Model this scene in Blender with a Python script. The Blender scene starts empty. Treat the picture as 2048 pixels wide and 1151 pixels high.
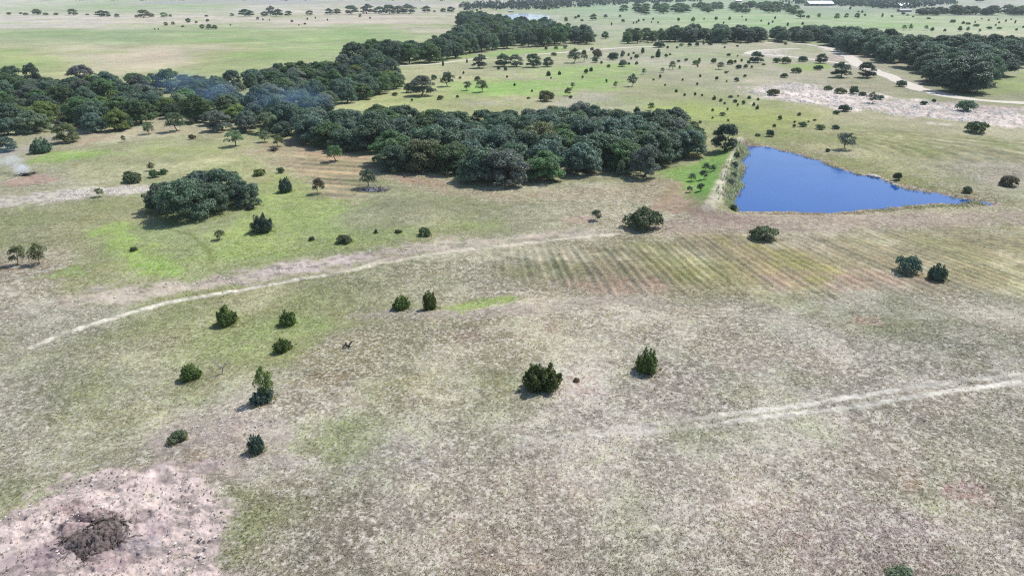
import bpy, math, random
import numpy as np

# ------------------------------------------------------------------ camera, sky, sun, exposure
sc = bpy.context.scene
H = 40.0                                   # height of the drone above the flat ground
FPX = 1400.0                               # focal length for a frame 2048 wide
HORIZON = -30.0                            # the horizon lies just above the frame
PITCH = math.atan((575.5 - HORIZON) / FPX)

cam_d = bpy.data.cameras.new('camera')
cam = bpy.data.objects.new('camera', cam_d)
sc.collection.objects.link(cam)
cam.location = (0, 0, H)
cam.rotation_euler = (math.pi / 2 - PITCH, 0, 0)
cam_d.sensor_fit = 'HORIZONTAL'
cam_d.angle = 2 * math.atan(1024 / FPX)
cam_d.clip_start = 0.5
cam_d.clip_end = 40000
sc.camera = cam

SUN_AZ = math.radians(50)                  # to the right of the view direction, beyond the scene
SUN_EL = math.radians(54)
SUN_DIR = (math.sin(SUN_AZ) * math.cos(SUN_EL), math.cos(SUN_AZ) * math.cos(SUN_EL), math.sin(SUN_EL))

world = bpy.data.worlds.new('World')
sc.world = world
world.use_nodes = True
wn = world.node_tree.nodes
wn.clear()
sky = wn.new('ShaderNodeTexSky')
sky.sky_type = 'NISHITA'
sky.sun_disc = False
sky.sun_elevation = SUN_EL
sky.sun_rotation = SUN_AZ
sky.air_density = 1.0
sky.dust_density = 0.6
bg = wn.new('ShaderNodeBackground')
bg.inputs['Strength'].default_value = 0.15
wo = wn.new('ShaderNodeOutputWorld')
world.node_tree.links.new(sky.outputs[0], bg.inputs[0])
world.node_tree.links.new(bg.outputs[0], wo.inputs[0])

sun_d = bpy.data.lights.new('sun', 'SUN')
sun_d.energy = 4.8
sun_d.angle = math.radians(0.6)
sun_d.color = (1.0, 0.965, 0.92)
sun = bpy.data.objects.new('sun', sun_d)
sc.collection.objects.link(sun)
from mathutils import Vector, Matrix
sun.rotation_euler = Vector(SUN_DIR).to_track_quat('Z', 'Y').to_euler()
sun.location = (0, 0, 120)

sc.view_settings.view_transform = 'Standard'
sc.view_settings.look = 'None'
sc.view_settings.gamma = 1.0
sc.view_settings.exposure = 0.22
sc.view_settings.use_curve_mapping = False
sc.cycles.max_bounces = 5
sc.cycles.diffuse_bounces = 3
sc.cycles.volume_bounces = 2
sc.cycles.transparent_max_bounces = 6
sc.cycles.volume_step_rate = 2.0
sc.cycles.use_denoising = False
sc.cycles.filter_width = 1.2

GAIN = 1.72                                # light on level ground: albedo = shown colour / GAIN
COL = sc.collection
RNG = np.random.default_rng(7)
random.seed(7)


# ------------------------------------------------------------------ small helpers
def lin(rgb):
    c = np.asarray(rgb, float) / 255.0
    return np.where(c <= 0.04045, c / 12.92, ((c + 0.055) / 1.055) ** 2.4)


def alb(rgb):
    return lin(rgb) / GAIN


_TAB = np.random.default_rng(3).random((16, 128, 128))


def vnoise(x, y, seed=0):
    t = _TAB[seed % 16]
    xf, yf = np.floor(x), np.floor(y)
    xi, yi = xf.astype(np.int64) & 127, yf.astype(np.int64) & 127
    u, v = x - xf, y - yf
    u, v = u * u * (3 - 2 * u), v * v * (3 - 2 * v)
    x1, y1 = (xi + 1) & 127, (yi + 1) & 127
    return (t[xi, yi] * (1 - u) + t[x1, yi] * u) * (1 - v) + (t[xi, y1] * (1 - u) + t[x1, y1] * u) * v


def fbm(x, y, octaves=4, seed=0, rough=0.5):
    s, a, n = 0.0, 1.0, 0.0
    c, d = 0.8, 0.6
    for k in range(octaves):
        s = s + a * vnoise(x, y, seed + k)
        n += a
        a *= rough
        x, y = (c * x - d * y) * 2.03 + 17.3, (d * x + c * y) * 2.03 + 5.1
    return s / n


def sstep(a, b, x):
    t = np.clip((x - a) / (b - a), 0, 1)
    return t * t * (3 - 2 * t)


def ray(px, py):
    px, py = np.asarray(px, float), np.asarray(py, float)
    a, b = px - 1024.0, 575.5 - py
    cp, sp = math.cos(PITCH), math.sin(PITCH)
    return a, FPX * cp + b * sp, -FPX * sp + b * cp


def plane(px, py, z=0.0):
    dx, dy, dz = ray(px, py)
    t = (z - H) / dz
    return dx * t, dy * t


def poly_w(pts, z=0.0):
    p = np.array(pts, float)
    x, y = plane(p[:, 0], p[:, 1], z)
    return np.stack([x, y], 1)


def seg_dist(x, y, P, closed=False):
    n = len(P)
    best = np.full(x.shape, 1e18)
    for i in range(n if closed else n - 1):
        ax, ay = P[i]
        bx, by = P[(i + 1) % n]
        ex, ey = bx - ax, by - ay
        L = ex * ex + ey * ey + 1e-9
        t = np.clip(((x - ax) * ex + (y - ay) * ey) / L, 0, 1)
        best = np.minimum(best, (x - ax - t * ex) ** 2 + (y - ay - t * ey) ** 2)
    return np.sqrt(best)


def inside(x, y, P):
    r = np.zeros(x.shape, bool)
    n = len(P)
    for i in range(n):
        ax, ay = P[i]
        bx, by = P[(i + 1) % n]
        c = (ay > y) != (by > y)
        with np.errstate(divide='ignore', invalid='ignore'):
            xx = (bx - ax) * (y - ay) / (by - ay + 1e-12) + ax
        r ^= c & (x < xx)
    return r


def sdf(x, y, P):
    d = seg_dist(x, y, P, True)
    return np.where(inside(x, y, P), -d, d)


# ------------------------------------------------------------------ the lie of the land
WATER_Z = -0.6
POND_PX = [(1497, 291), (1540, 295), (1600, 312), (1665, 330), (1700, 345), (1740, 355), (1790, 371), (1850, 386), (1905, 396),
           (1985, 407), (1900, 409), (1850, 410), (1800, 412), (1770, 417), (1700, 420), (1600, 422), (1530, 423), (1470, 421), (1466, 408),
           (1477, 370), (1486, 330), (1490, 300)]
POND = poly_w(POND_PX, WATER_Z)
FAR_POND = poly_w([(985, 38), (1000, 31), (1040, 27), (1095, 31), (1098, 41), (1050, 44), (1000, 43)], -0.3)
DAM = poly_w([(1487, 276), (1477, 296), (1462, 330), (1446, 362), (1432, 392), (1418, 412)], 1.3)
BROW = poly_w([(330, 860), (440, 795), (560, 720), (700, 660), (830, 626), (1000, 615), (1200, 600), (1340, 614), (1700, 640),
               (2300, 640), (2600, 1500), (-600, 1500), (-300, 1100), (100, 970)], 1.0)


def shore(x, y):
    return (fbm(x / 6.5, y / 6.5, 2, 6) - 0.5) * 3.4 + (fbm(x / 1.6, y / 1.6, 3, 3) - 0.5) * 1.3


def height(x, y):
    x, y = np.asarray(x, float), np.asarray(y, float)
    r = np.hypot(x, y)
    z = (fbm(x / 45 + 3, y / 45, 2, 1) - 0.5) * 1.0 * (1 - 0.8 * sstep(150, 500, r))
    z = z + (fbm(x / 170 + 9, y / 170, 2, 4) - 0.5) * 1.6 * (1 - 0.75 * sstep(250, 700, r))
    near = (r < 140)
    if near.any():
        d = np.full(x.shape, 50.0)
        d[near] = sdf(x[near], y[near], BROW)
        z = z + 1.9 * (1 - sstep(-8, 7, d))
    pb = (x > 20) & (x < 150) & (y > 100) & (y < 240)
    if pb.any():
        dp = np.full(x.shape, 99.0)
        dp[pb] = sdf(x[pb], y[pb], POND)
        dp = dp + shore(x, y)
        k = sstep(1, 16, dp)
        z = z * k
        bank = np.where(dp < 0, WATER_Z + np.maximum(dp * 0.35, -2.2), WATER_Z + 0.75 * sstep(0, 7, dp))
        w = 1 - sstep(7, 16, dp)
        z = z * (1 - w) + bank * w
        dd = np.full(x.shape, 99.0)
        dd[pb] = seg_dist(x[pb], y[pb], DAM)
        z = z + 2.0 * np.exp(-(dd / 3.6) ** 2) * sstep(-0.5, 2.5, dp)
    fb = (y > 500) & (r < 1400) & (np.abs(x) < 120)
    if fb.any():
        df = np.full(x.shape, 99.0)
        df[fb] = sdf(x[fb], y[fb], FAR_POND)
        z = z * sstep(0, 40, df) - 1.2 * (1 - sstep(-6, 6, df))
    return z


def at(px, py):
    """The point of the ground seen at a pixel of the 2048-wide photograph."""
    px, py = np.atleast_1d(np.asarray(px, float)), np.atleast_1d(np.asarray(py, float))
    z = np.zeros(px.shape)
    for _ in range(9):
        x, y = plane(px, py, z)
        z = 0.35 * z + 0.65 * height(x, y)
    x, y = plane(px, py, z)
    return x, y, height(x, y)


def ground_w(pts):
    p = np.array(pts, float)
    x, y, z = at(p[:, 0], p[:, 1])
    return np.stack([x, y], 1)


# ------------------------------------------------------------------ colours of the ground
# (pixel x, pixel y, colour as it shows in the sun; one brow point holds shade)
CP = np.array([
    (-200, 1150, 150, 140, 118), (600, 1110, 148, 143, 120), (850, 1060, 156, 147, 127), (1100, 1100, 164, 154, 135), (1400, 1100, 168, 159, 140),
    (1700, 1080, 168, 156, 141), (1950, 1100, 165, 151, 139), (2250, 1100, 160, 148, 132), (510, 1020, 148, 146, 114),
    (60, 920, 150, 148, 118), (250, 880, 151, 150, 115), (570, 960, 150, 143, 118), (700, 900, 143, 148, 112), (900, 930, 160, 151, 130),
    (1200, 950, 163, 153, 133), (1500, 950, 165, 157, 139), (1800, 950, 160, 151, 131), (2000, 930, 150, 144, 120),
    (80, 800, 152, 150, 124), (250, 780, 150, 152, 113), (420, 850, 148, 140, 116), (650, 800, 148, 140, 114), (800, 780, 140, 139, 104),
    (950, 800, 150, 147, 118), (1200, 800, 162, 151, 135), (1500, 780, 155, 146, 130), (1800, 760, 152, 146, 127), (2000, 700, 140, 136, 117),
    (100, 640, 150, 146, 121), (300, 690, 149, 151, 109), (500, 690, 150, 161, 104), (700, 700, 139, 135, 97), (860, 655, 136, 131, 99),  # last point: shade of the brow slope put into the colour
    (1000, 700, 150, 143, 112), (1300, 650, 150, 143, 118), (1550, 640, 141, 136, 115), (1750, 620, 140, 136, 115), (1980, 620, 137, 134, 110),
    (40, 560, 145, 139, 112), (200, 545, 150, 154, 108), (480, 610, 150, 152, 104), (700, 570, 145, 146, 107), (850, 560, 148, 146, 112),
    (1000, 560, 150, 143, 115), (1200, 540, 150, 139, 109), (1400, 540, 152, 144, 99), (1600, 530, 160, 149, 111), (1800, 510, 161, 150, 116),
    (2000, 545, 160, 151, 110), (60, 450, 146, 147, 106), (200, 430, 151, 151, 106), (380, 475, 148, 156, 108), (480, 480, 155, 166, 106),
    (620, 440, 150, 162, 104), (750, 430, 145, 149, 113), (900, 430, 150, 151, 110), (1050, 430, 150, 148, 114), (1200, 430, 152, 146, 114),
    (1400, 480, 155, 146, 112), (1600, 470, 158, 146, 117), (1800, 460, 158, 148, 114), (2000, 460, 155, 148, 110),
    (100, 360, 151, 149, 115), (200, 330, 156, 159, 114), (300, 300, 164, 165, 119), (450, 310, 166, 167, 117), (560, 340, 160, 162, 110),
    (700, 390, 152, 152, 112), (1600, 285, 148, 147, 97), (1800, 290, 160, 159, 111), (2000, 300, 161, 156, 117), (1550, 240, 160, 162, 99),
    (1750, 255, 155, 153, 109), (1950, 290, 158, 153, 115), (2035, 345, 165, 158, 130), (1700, 360, 150, 150, 95),
    (1400, 220, 166, 173, 113), (1300, 190, 168, 169, 124), (1200, 205, 165, 161, 134), (1450, 160, 165, 166, 129), (800, 210, 186, 186, 130),
    (960, 205, 172, 176, 120), (250, 260, 176, 170, 130), (600, 190, 168, 172, 128),
    (1350, 120, 176, 176, 146), (1500, 135, 176, 172, 140), (1150, 118, 175, 178, 136), (1720, 180, 150, 150, 114), (1600, 165, 165, 161, 130),
    (1200, 50, 168, 176, 145), (1450, 40, 165, 186, 140), (1800, 45, 170, 187, 142), (1950, 55, 178, 188, 152), (2000, 88, 182, 180, 145),
    (2000, 12, 178, 178, 165), (1700, 15, 150, 165, 140), (1300, 20, 160, 180, 148),
    (50, 8, 196, 194, 172), (200, 15, 170, 180, 145), (400, 14, 175, 185, 150), (500, 20, 200, 192, 175), (50, 45, 205, 195, 178),
    (150, 45, 210, 198, 180), (300, 40, 204, 193, 172), (600, 40, 200, 188, 166), (800, 35, 195, 184, 162), (100, 70, 158, 172, 128),
    (250, 76, 147, 169, 120), (450, 76, 157, 176, 122), (700, 70, 152, 176, 116), (860, 50, 183, 178, 148), (150, 108, 192, 186, 146),
    (300, 110, 196, 181, 145), (420, 100, 186, 179, 140), (500, 112, 160, 175, 115), (30, 122, 167, 181, 116), (600, 92, 167, 181, 126),
], float)
_near = np.clip((CP[:, 1] - 520) / 120, 0, 1)[:, None]
_left = np.clip((900 - CP[:, 0]) / 500, 0, 1)[:, None]
CP[:, 2:] += _near * (np.array([9.0, 7, 7]) + _left * np.array([5.0, 2, 6]))
_cx, _cy, _ = at(CP[:, 0], CP[:, 1])


def polar(x, y):
    r = np.hypot(x, y) + 1e-6
    return np.arctan2(x, y) * 640.0, np.sqrt(1400.0 * H / r) * 55.0


_cu, _cv = polar(_cx, _cy)
_cc = lin(CP[:, 2:])

# patches: outline in the photograph, colour, strength, soft edge (m), roughness of the edge (m), bareness 0..1
PATCH = [
    # pale stony bands and bare earth
    ([(1490, 182), (1560, 166), (1620, 170), (1700, 185), (1790, 198), (1850, 204), (1950, 212), (2060, 222), (2060, 248), (1950, 245), (1800, 232), (1700, 216), (1600, 206), (1530, 197)], (238, 220, 203), 1.5, 5, 9, 1.0),
    ([(1880, 205), (2060, 212), (2060, 226), (1930, 218)], (172, 150, 138), 0.7, 4, 6, 0.6),
    ([(1480, 172), (1540, 160), (1640, 160), (1620, 172), (1540, 180)], (192, 180, 160), 0.6, 5, 8, 0.6),
    ([(-20, 398), (60, 388), (130, 381), (250, 373), (312, 371), (300, 384), (200, 391), (100, 404), (-20, 418)], (214, 202, 182), 1.05, 1.5, 3, 1.0),
    ([(120, 592), (200, 573), (330, 566), (450, 548), (600, 522), (720, 502), (850, 486), (1000, 474), (1180, 458), (1205, 466), (1000, 490), (850, 504), (700, 530), (550, 552), (400, 580), (250, 606), (140, 610)], (204, 188, 166), 1.15, 2, 4, 0.8),
    ([(480, 560), (560, 530), (680, 512), (760, 505), (700, 528), (560, 552)], (214, 197, 182), 0.95, 1.5, 3, 1.0),
    ([(-60, 1060), (0, 1035), (60, 1005), (140, 958), (225, 935), (320, 930), (410, 948), (465, 980), (462, 1035), (430, 1100), (418, 1160), (410, 1260), (-140, 1260)], (228, 206, 192), 1.3, 1.3, 3.2, 1.0),
    ([(280, 900), (330, 850), (420, 832), (560, 838), (620, 870), (540, 890), (520, 960), (470, 960), (400, 915), (330, 905)], (190, 172, 160), 0.6, 1.2, 2.5, 0.6),
    ([(250, 1040), (300, 1020), (360, 1045), (330, 1075), (270, 1080)], (204, 180, 174), 0.8, 0.6, 1.0, 1.0),
    ([(165, 1110), (250, 1105), (300, 1120), (230, 1150), (160, 1140)], (196, 168, 162), 0.8, 0.4, 0.8, 1.0),
    ([(80, 1085), (140, 1070), (150, 1100), (110, 1125), (60, 1125)], (160, 134, 134), 0.7, 0.5, 0.9, 0.9),
    ([(105, 1015), (150, 1000), (200, 1015), (240, 1035), (190, 1050), (130, 1045)], (176, 148, 140), 0.9, 0.5, 0.9, 1.0),
    ([(120, 1055), (160, 1030), (220, 1035), (255, 1060), (240, 1100), (180, 1115), (130, 1105)], (98, 82, 84), 2.2, 0.5, 1.0, 1.0),
    ([(260, 1075), (310, 1070), (330, 1095), (280, 1110), (245, 1100)], (182, 168, 168), 0.6, 0.6, 0.9, 1.0),
    ([(20, 1100), (110, 1090), (120, 1130), (10, 1170), (-40, 1150)], (172, 150, 150), 0.6, 0.6, 1.2, 1.0),
    ([(530, 905), (570, 900), (600, 925), (560, 945)], (190, 175, 165), 0.55, 0.8, 1.5, 0.5),
    ([(780, 860), (850, 880), (870, 930), (760, 925), (690, 960), (720, 900)], (186, 178, 166), 0.5, 1.0, 2.5, 0.03),
    ([(1020, 850), (1140, 830), (1150, 900), (1050, 920)], (182, 172, 158), 0.4, 1.2, 2.5, 0.03),
    ([(710, 630), (790, 612), (850, 622), (1000, 612), (1100, 600), (1230, 588), (1340, 600), (1320, 618), (1200, 612), (1040, 632), (940, 640), (800, 634)], (182, 165, 150), 0.6, 1.5, 2.5, 0.5),
    ([(1150, 560), (1210, 552), (1330, 566), (1350, 585), (1240, 592), (1160, 582)], (174, 142, 122), 0.6, 1.5, 3, 0.4),
    ([(1500, 545), (1620, 535), (1760, 545), (1860, 562), (1800, 578), (1640, 575), (1540, 572)], (184, 156, 134), 0.7, 2, 3, 0.4),
    ([(1100, 640), (1130, 648), (1120, 668), (1080, 662)], (178, 150, 128), 0.5, 1, 1.5, 0.3),
    ([(900, 660), (960, 655), (960, 680), (915, 682)], (180, 152, 132), 0.5, 1, 1.5, 0.3),
    ([(1880, 972), (1960, 968), (1990, 995), (1900, 1003)], (178, 144, 134), 0.7, 0.8, 2.2, 0.03),
    ([(1780, 945), (1830, 940), (1840, 975), (1800, 985)], (168, 138, 110), 0.5, 0.8, 1.6, 0.03),
    ([(1700, 632), (1760, 630), (1770, 648), (1710, 650)], (160, 118, 92), 0.55, 0.7, 1.4, 0.03),
    ([(1650, 1080), (1800, 1030), (1900, 1060), (1850, 1140), (1680, 1140)], (170, 150, 142), 0.45, 1.2, 2.5, 0.03),
    ([(1130, 750), (1190, 748), (1190, 785), (1140, 785)], (176, 150, 130), 0.5, 0.7, 1.2, 0.03),
    ([(620, 740), (700, 742), (700, 768), (630, 770)], (140, 120, 84), 0.6, 0.8, 1.5, 0.2),
    # tilled and mown ground
    ([(1285, 445), (1390, 424), (1480, 430), (1600, 426), (1760, 426), (2060, 421), (2060, 448), (1800, 456), (1600, 462), (1450, 462), (1330, 468)], (172, 150, 132), 0.75, 2, 3, 0.4),
    ([(1380, 420), (1470, 428), (1540, 432), (1500, 448), (1400, 445)], (165, 138, 126), 0.6, 1.5, 2.5, 0.5),
    ([(1290, 415), (1330, 385), (1345, 364), (1378, 366), (1400, 425), (1340, 425)], (196, 166, 138), 0.85, 1.2, 2, 0.7),
    ([(765, 345), (900, 366), (1000, 386), (1090, 380), (1160, 376), (1260, 362), (1345, 358), (1370, 372), (1330, 400), (1150, 400), (1000, 402), (850, 384)], (168, 148, 112), 0.7, 2, 3.5, 0.3),
    ([(765, 345), (860, 352), (900, 366), (880, 378), (780, 360)], (184, 148, 120), 0.6, 1.5, 3, 0.4),
    ([(480, 300), (560, 282), (605, 268), (640, 300), (700, 312), (765, 312), (765, 345), (700, 358), (700, 400), (650, 392), (600, 350), (540, 320)], (182, 158, 124), 0.75, 2.5, 5, 0.5),
    ([(570, 278), (612, 262), (640, 300), (720, 318), (660, 322), (600, 300)], (194, 158, 130), 0.6, 2, 4, 0.5),
    ([(1120, 434), (1185, 432), (1185, 446), (1130, 447)], (184, 154, 134), 0.7, 1, 1.6, 0.4),
    ([(850, 455), (900, 455), (905, 480), (860, 480)], (176, 156, 128), 0.5, 1, 2, 0.3),
    ([(130, 280), (180, 268), (230, 272), (200, 285), (150, 292)], (200, 172, 140), 0.7, 2, 3, 0.6),
    ([(200, 262), (330, 250), (420, 258), (520, 285), (420, 275), (320, 268)], (198, 180, 142), 0.6, 2, 4, 0.5),
    ([(-20, 310), (60, 280), (140, 262), (150, 272), (80, 300), (-20, 325)], (192, 178, 158), 0.6, 2, 4, 0.6),
    ([(100, 262), (105, 244), (140, 246), (140, 266)], (205, 198, 178), 0.6, 1.5, 3, 0.6),
    ([(50, 352), (100, 348), (120, 358), (80, 368), (20, 372), (-10, 368)], (196, 158, 142), 0.75, 1.0, 2, 0.6),
    ([(-20, 500), (60, 510), (140, 495), (150, 520), (60, 545), (-20, 540)], (158, 134, 104), 0.5, 1.5, 3, 0.3),
    ([(230, 470), (270, 450), (300, 470), (260, 500)], (150, 152, 108), 0.4, 2, 3, 0.1),
    ([(1560, 575), (1500, 520), (1400, 470), (1500, 480), (1700, 545)], (172, 154, 108), 0.4, 3, 5, 0.2),
    ([(1990, 340), (2060, 335), (2060, 375), (2000, 378), (1970, 360)], (180, 168, 142), 0.7, 2, 3, 0.5),
    ([(1600, 290), (1660, 300), (1720, 300), (1710, 312), (1640, 312)], (178, 164, 136), 0.5, 1.5, 3, 0.4),
    # greens
    ([(1312, 346), (1400, 322), (1468, 284), (1478, 298), (1446, 345), (1430, 388), (1408, 404), (1376, 394), (1368, 366)], (124, 166, 70), 1.05, 1.5, 2, -0.3),
    ([(1380, 350), (1440, 320), (1440, 345), (1420, 390), (1390, 385)], (112, 164, 64), 0.85, 1.5, 2, -0.3),
    ([(1400, 402), (1430, 396), (1460, 395), (1465, 425), (1430, 418)], (165, 172, 104), 0.6, 1.0, 2, 0.1),
    ([(190, 462), (245, 448), (285, 490), (345, 518), (352, 545), (295, 546), (240, 515)], (158, 184, 92), 0.8, 2, 4, -0.2),
    ([(275, 528), (340, 520), (350, 545), (295, 548)], (142, 176, 84), 0.7, 1.5, 3, -0.2),
    ([(85, 552), (150, 526), (190, 532), (140, 560)], (148, 178, 86), 0.7, 1.5, 3, -0.2),
    ([(500, 372), (560, 352), (610, 372), (640, 392), (720, 402), (620, 450), (540, 500), (430, 510), (420, 470), (480, 440), (520, 410)], (158, 176, 98), 0.7, 3, 5, -0.2),
    ([(410, 520), (500, 498), (640, 485), (760, 480), (700, 496), (560, 512)], (146, 166, 86), 0.6, 2, 4, -0.1),
    ([(885, 618), (940, 600), (1010, 592), (1045, 598), (980, 612), (920, 626)], (146, 168, 86), 0.85, 1.0, 1.6, -0.2),
    ([(50, 326), (100, 306), (200, 299), (235, 307), (120, 322)], (146, 176, 86), 0.85, 2, 3, -0.2),
    ([(270, 300), (400, 292), (460, 300), (300, 312)], (162, 178, 96), 0.5, 2, 4, -0.1),
    ([(880, 192), (940, 165), (1080, 140), (1260, 128), (1275, 165), (1130, 188), (980, 194)], (156, 182, 104), 0.85, 5, 10, -0.2),
    ([(920, 185), (980, 165), (1070, 162), (1075, 178), (1000, 192)], (142, 184, 86), 0.7, 4, 6, -0.2),
    ([(1130, 168), (1220, 160), (1230, 178), (1140, 182)], (144, 184, 90), 0.6, 4, 6, -0.2),
    ([(960, 112), (1000, 102), (1110, 94), (1150, 98), (1060, 106), (980, 116)], (142, 184, 86), 0.8, 5, 6, -0.2),
    ([(1570, 132), (1640, 124), (1665, 132), (1600, 142)], (146, 182, 82), 0.8, 3, 5, -0.2),
    ([(1300, 214), (1380, 205), (1480, 222), (1600, 240), (1520, 258), (1400, 240)], (166, 178, 92), 0.7, 5, 8, -0.1),
    ([(1985, 165), (2060, 140), (2060, 185), (1990, 186)], (156, 174, 98), 0.8, 4, 5, -0.1),
    ([(640, 470), (660, 462), (850, 452), (1000, 440), (1000, 455), (800, 480), (690, 496)], (150, 166, 92), 0.45, 2, 3, -0.1),
    ([(1630, 560), (1480, 480), (1500, 476), (1660, 540)], (158, 158, 84), 0.5, 3, 5, 0),
    ([(430, 700), (520, 660), (600, 650), (640, 680), (560, 730), (480, 745)], (160, 168, 108), 0.5, 1.5, 4, -0.1),
    ([(600, 850), (700, 840), (760, 880), (680, 930), (590, 900)], (152, 158, 112), 0.45, 1.2, 3.5, -0.1),
    ([(60, 830), (180, 800), (320, 820), (240, 880), (100, 920)], (146, 148, 104), 0.4, 1.5, 3, -0.1),
    ([(450, 985), (520, 960), (540, 1050), (500, 1120), (455, 1130), (470, 1040)], (142, 146, 104), 0.5, 0.8, 2.5, -0.1),
    ([(1560, 300), (1700, 332), (1800, 362), (1960, 392), (2050, 405), (2040, 415), (1900, 404), (1760, 366), (1640, 330)], (136, 132, 78), 0.8, 2, 3, 0),
    ([(1780, 372), (1850, 382), (1960, 402), (1980, 410), (1900, 408), (1840, 392)], (96, 84, 70), 0.9, 1.2, 2, 0.3),
    ([(1480, 421), (1640, 420), (1780, 414), (1960, 408), (2040, 412), (1900, 424), (1600, 429)], (146, 136, 92), 0.7, 0.9, 2.0, 0),
    ([(1440, 345), (1478, 296), (1488, 300), (1478, 350), (1466, 418), (1440, 420), (1450, 380)], (150, 144, 108), 0.8, 1.0, 1.6, 0.3),
    # far fields
    ([(140, 84), (215, 84), (215, 88), (140, 88)], (196, 196, 160), 0.6, 12, 10, 0),
    ([(985, 3), (1050, 2), (1060, 7), (985, 8)], (225, 218, 215), 0.9, 20, 40, 0.5),
    ([(980, 36), (1000, 44), (1095, 44), (1100, 34), (1110, 46), (980, 48)], (222, 214, 202), 0.8, 4, 6, 0.6),
    ([(1640, 11), (1690, 11), (1690, 16), (1620, 15)], (215, 205, 200), 0.7, 8, 15, 0.5),
    ([(380, 2), (560, 2), (820, 3), (820, 8), (380, 6)], (170, 165, 165), 0.7, 40, 60, 0),
    ([(1490, 108), (1530, 98), (1580, 100), (1570, 116), (1520, 114)], (214, 202, 186), 0.85, 3, 5, 0.8),
    ([(1640, 92), (1670, 96), (1700, 112), (1720, 128), (1760, 142), (1730, 138), (1690, 118)], (226, 214, 200), 0.9, 3, 4, 0.8),
    ([(1620, 118), (1690, 106), (1715, 122), (1700, 132), (1640, 128)], (188, 166, 154), 0.6, 3, 6, 0.6),
    ([(1870, 160), (1850, 176), (1780, 160), (1800, 152)], (176, 162, 146), 0.6, 3, 5, 0.4),
    ([(1400, 130), (1430, 128), (1445, 136), (1410, 142)], (196, 172, 128), 0.6, 4, 6, 0.4),
    ([(1010, 150), (1080, 146), (1090, 158), (1010, 162)], (190, 174, 150), 0.7, 4, 6, 0.5),
    ([(940, 205), (1030, 198), (1030, 208), (950, 212)], (204, 192, 170), 0.7, 4, 6, 0.6),
    ([(1160, 100), (1280, 96), (1290, 116), (1160, 132)], (188, 182, 160), 0.5, 6, 8, 0.4),
    ([(1170, 54), (1230, 55), (1230, 61), (1170, 60)], (196, 186, 170), 0.6, 8, 10, 0.4),
]
PATCH = [(ground_w(p), lin(c), s, so, ro, ba) for p, c, s, so, ro, ba in PATCH]

# trodden paths: line, colour, half width (m), strength, fading noise
PATHS = [
    ([(65, 693), (110, 673), (170, 653), (260, 626), (330, 606), (420, 590), (520, 572), (620, 554)], (244, 235, 210), 0.50, 1.15, 0.16),
    ([(620, 554), (700, 540), (760, 526), (850, 511), (950, 497), (1050, 486), (1150, 476), (1240, 467)], (236, 224, 196), 0.5, 1.0, 0.25),
    ([(-30, 722), (20, 708), (65, 693)], (196, 188, 164), 0.35, 0.4, 0.5),
    ([(1040, 880), (1130, 870), (1240, 855)], (230, 220, 202), 0.29, 0.5, 0.5),
    ([(1240, 855), (1330, 844), (1449, 830)], (236, 226, 208), 0.30, 0.85, 0.48),
    ([(1449, 830), (1528, 820), (1620, 807), (1706, 793), (1820, 775), (1930, 760), (2060, 746)], (244, 236, 218), 0.32, 1.05, 0.40),
    ([(1000, 898), (1100, 882), (1200, 870)], (230, 220, 202), 0.29, 0.5, 0.5),
    ([(1200, 870), (1349, 858), (1455, 846)], (236, 226, 208), 0.30, 0.85, 0.48),
    ([(1455, 846), (1528, 834), (1690, 815), (1832, 792), (2010, 766), (2060, 759)], (244, 236, 218), 0.32, 1.05, 0.40),
    ([(1484, 282), (1466, 325), (1448, 358), (1432, 390), (1418, 412)], (230, 218, 194), 1.1, 0.95, 0.3),
    ([(338, 458), (385, 470), (415, 500), (425, 525)], (124, 132, 76), 0.35, 0.7, 0.3),
    ([(135, 480), (180, 515), (215, 545)], (166, 158, 110), 0.3, 0.5, 0.4),
    ([(460, 790), (560, 760), (680, 790), (760, 770), (860, 745)], (172, 160, 110), 0.3, 0.4, 0.5),
    ([(200, 860), (300, 835), (330, 815), (420, 770), (520, 700)], (190, 180, 130), 0.25, 0.4, 0.5),
]
PATHS = [(ground_w(p), lin(c), w, s, f) for p, c, w, s, f in PATHS]
FAN = plane(930, 176)
FAN = (float(FAN[0]), float(FAN[1]))
STRIPE = ground_w([(1000, 505), (1200, 474), (1380, 465), (1560, 480), (1800, 450), (2100, 470), (2100, 590), (1700, 578), (1500, 600), (1250, 590), (1050, 575)])
STRIPE2 = ground_w([(1690, 262), (1900, 268), (2100, 285), (2100, 335), (1960, 330), (1800, 310), (1700, 290)])
STRIPE3 = ground_w([(560, 300), (640, 305), (765, 320), (740, 400), (650, 395), (600, 345)])


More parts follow.
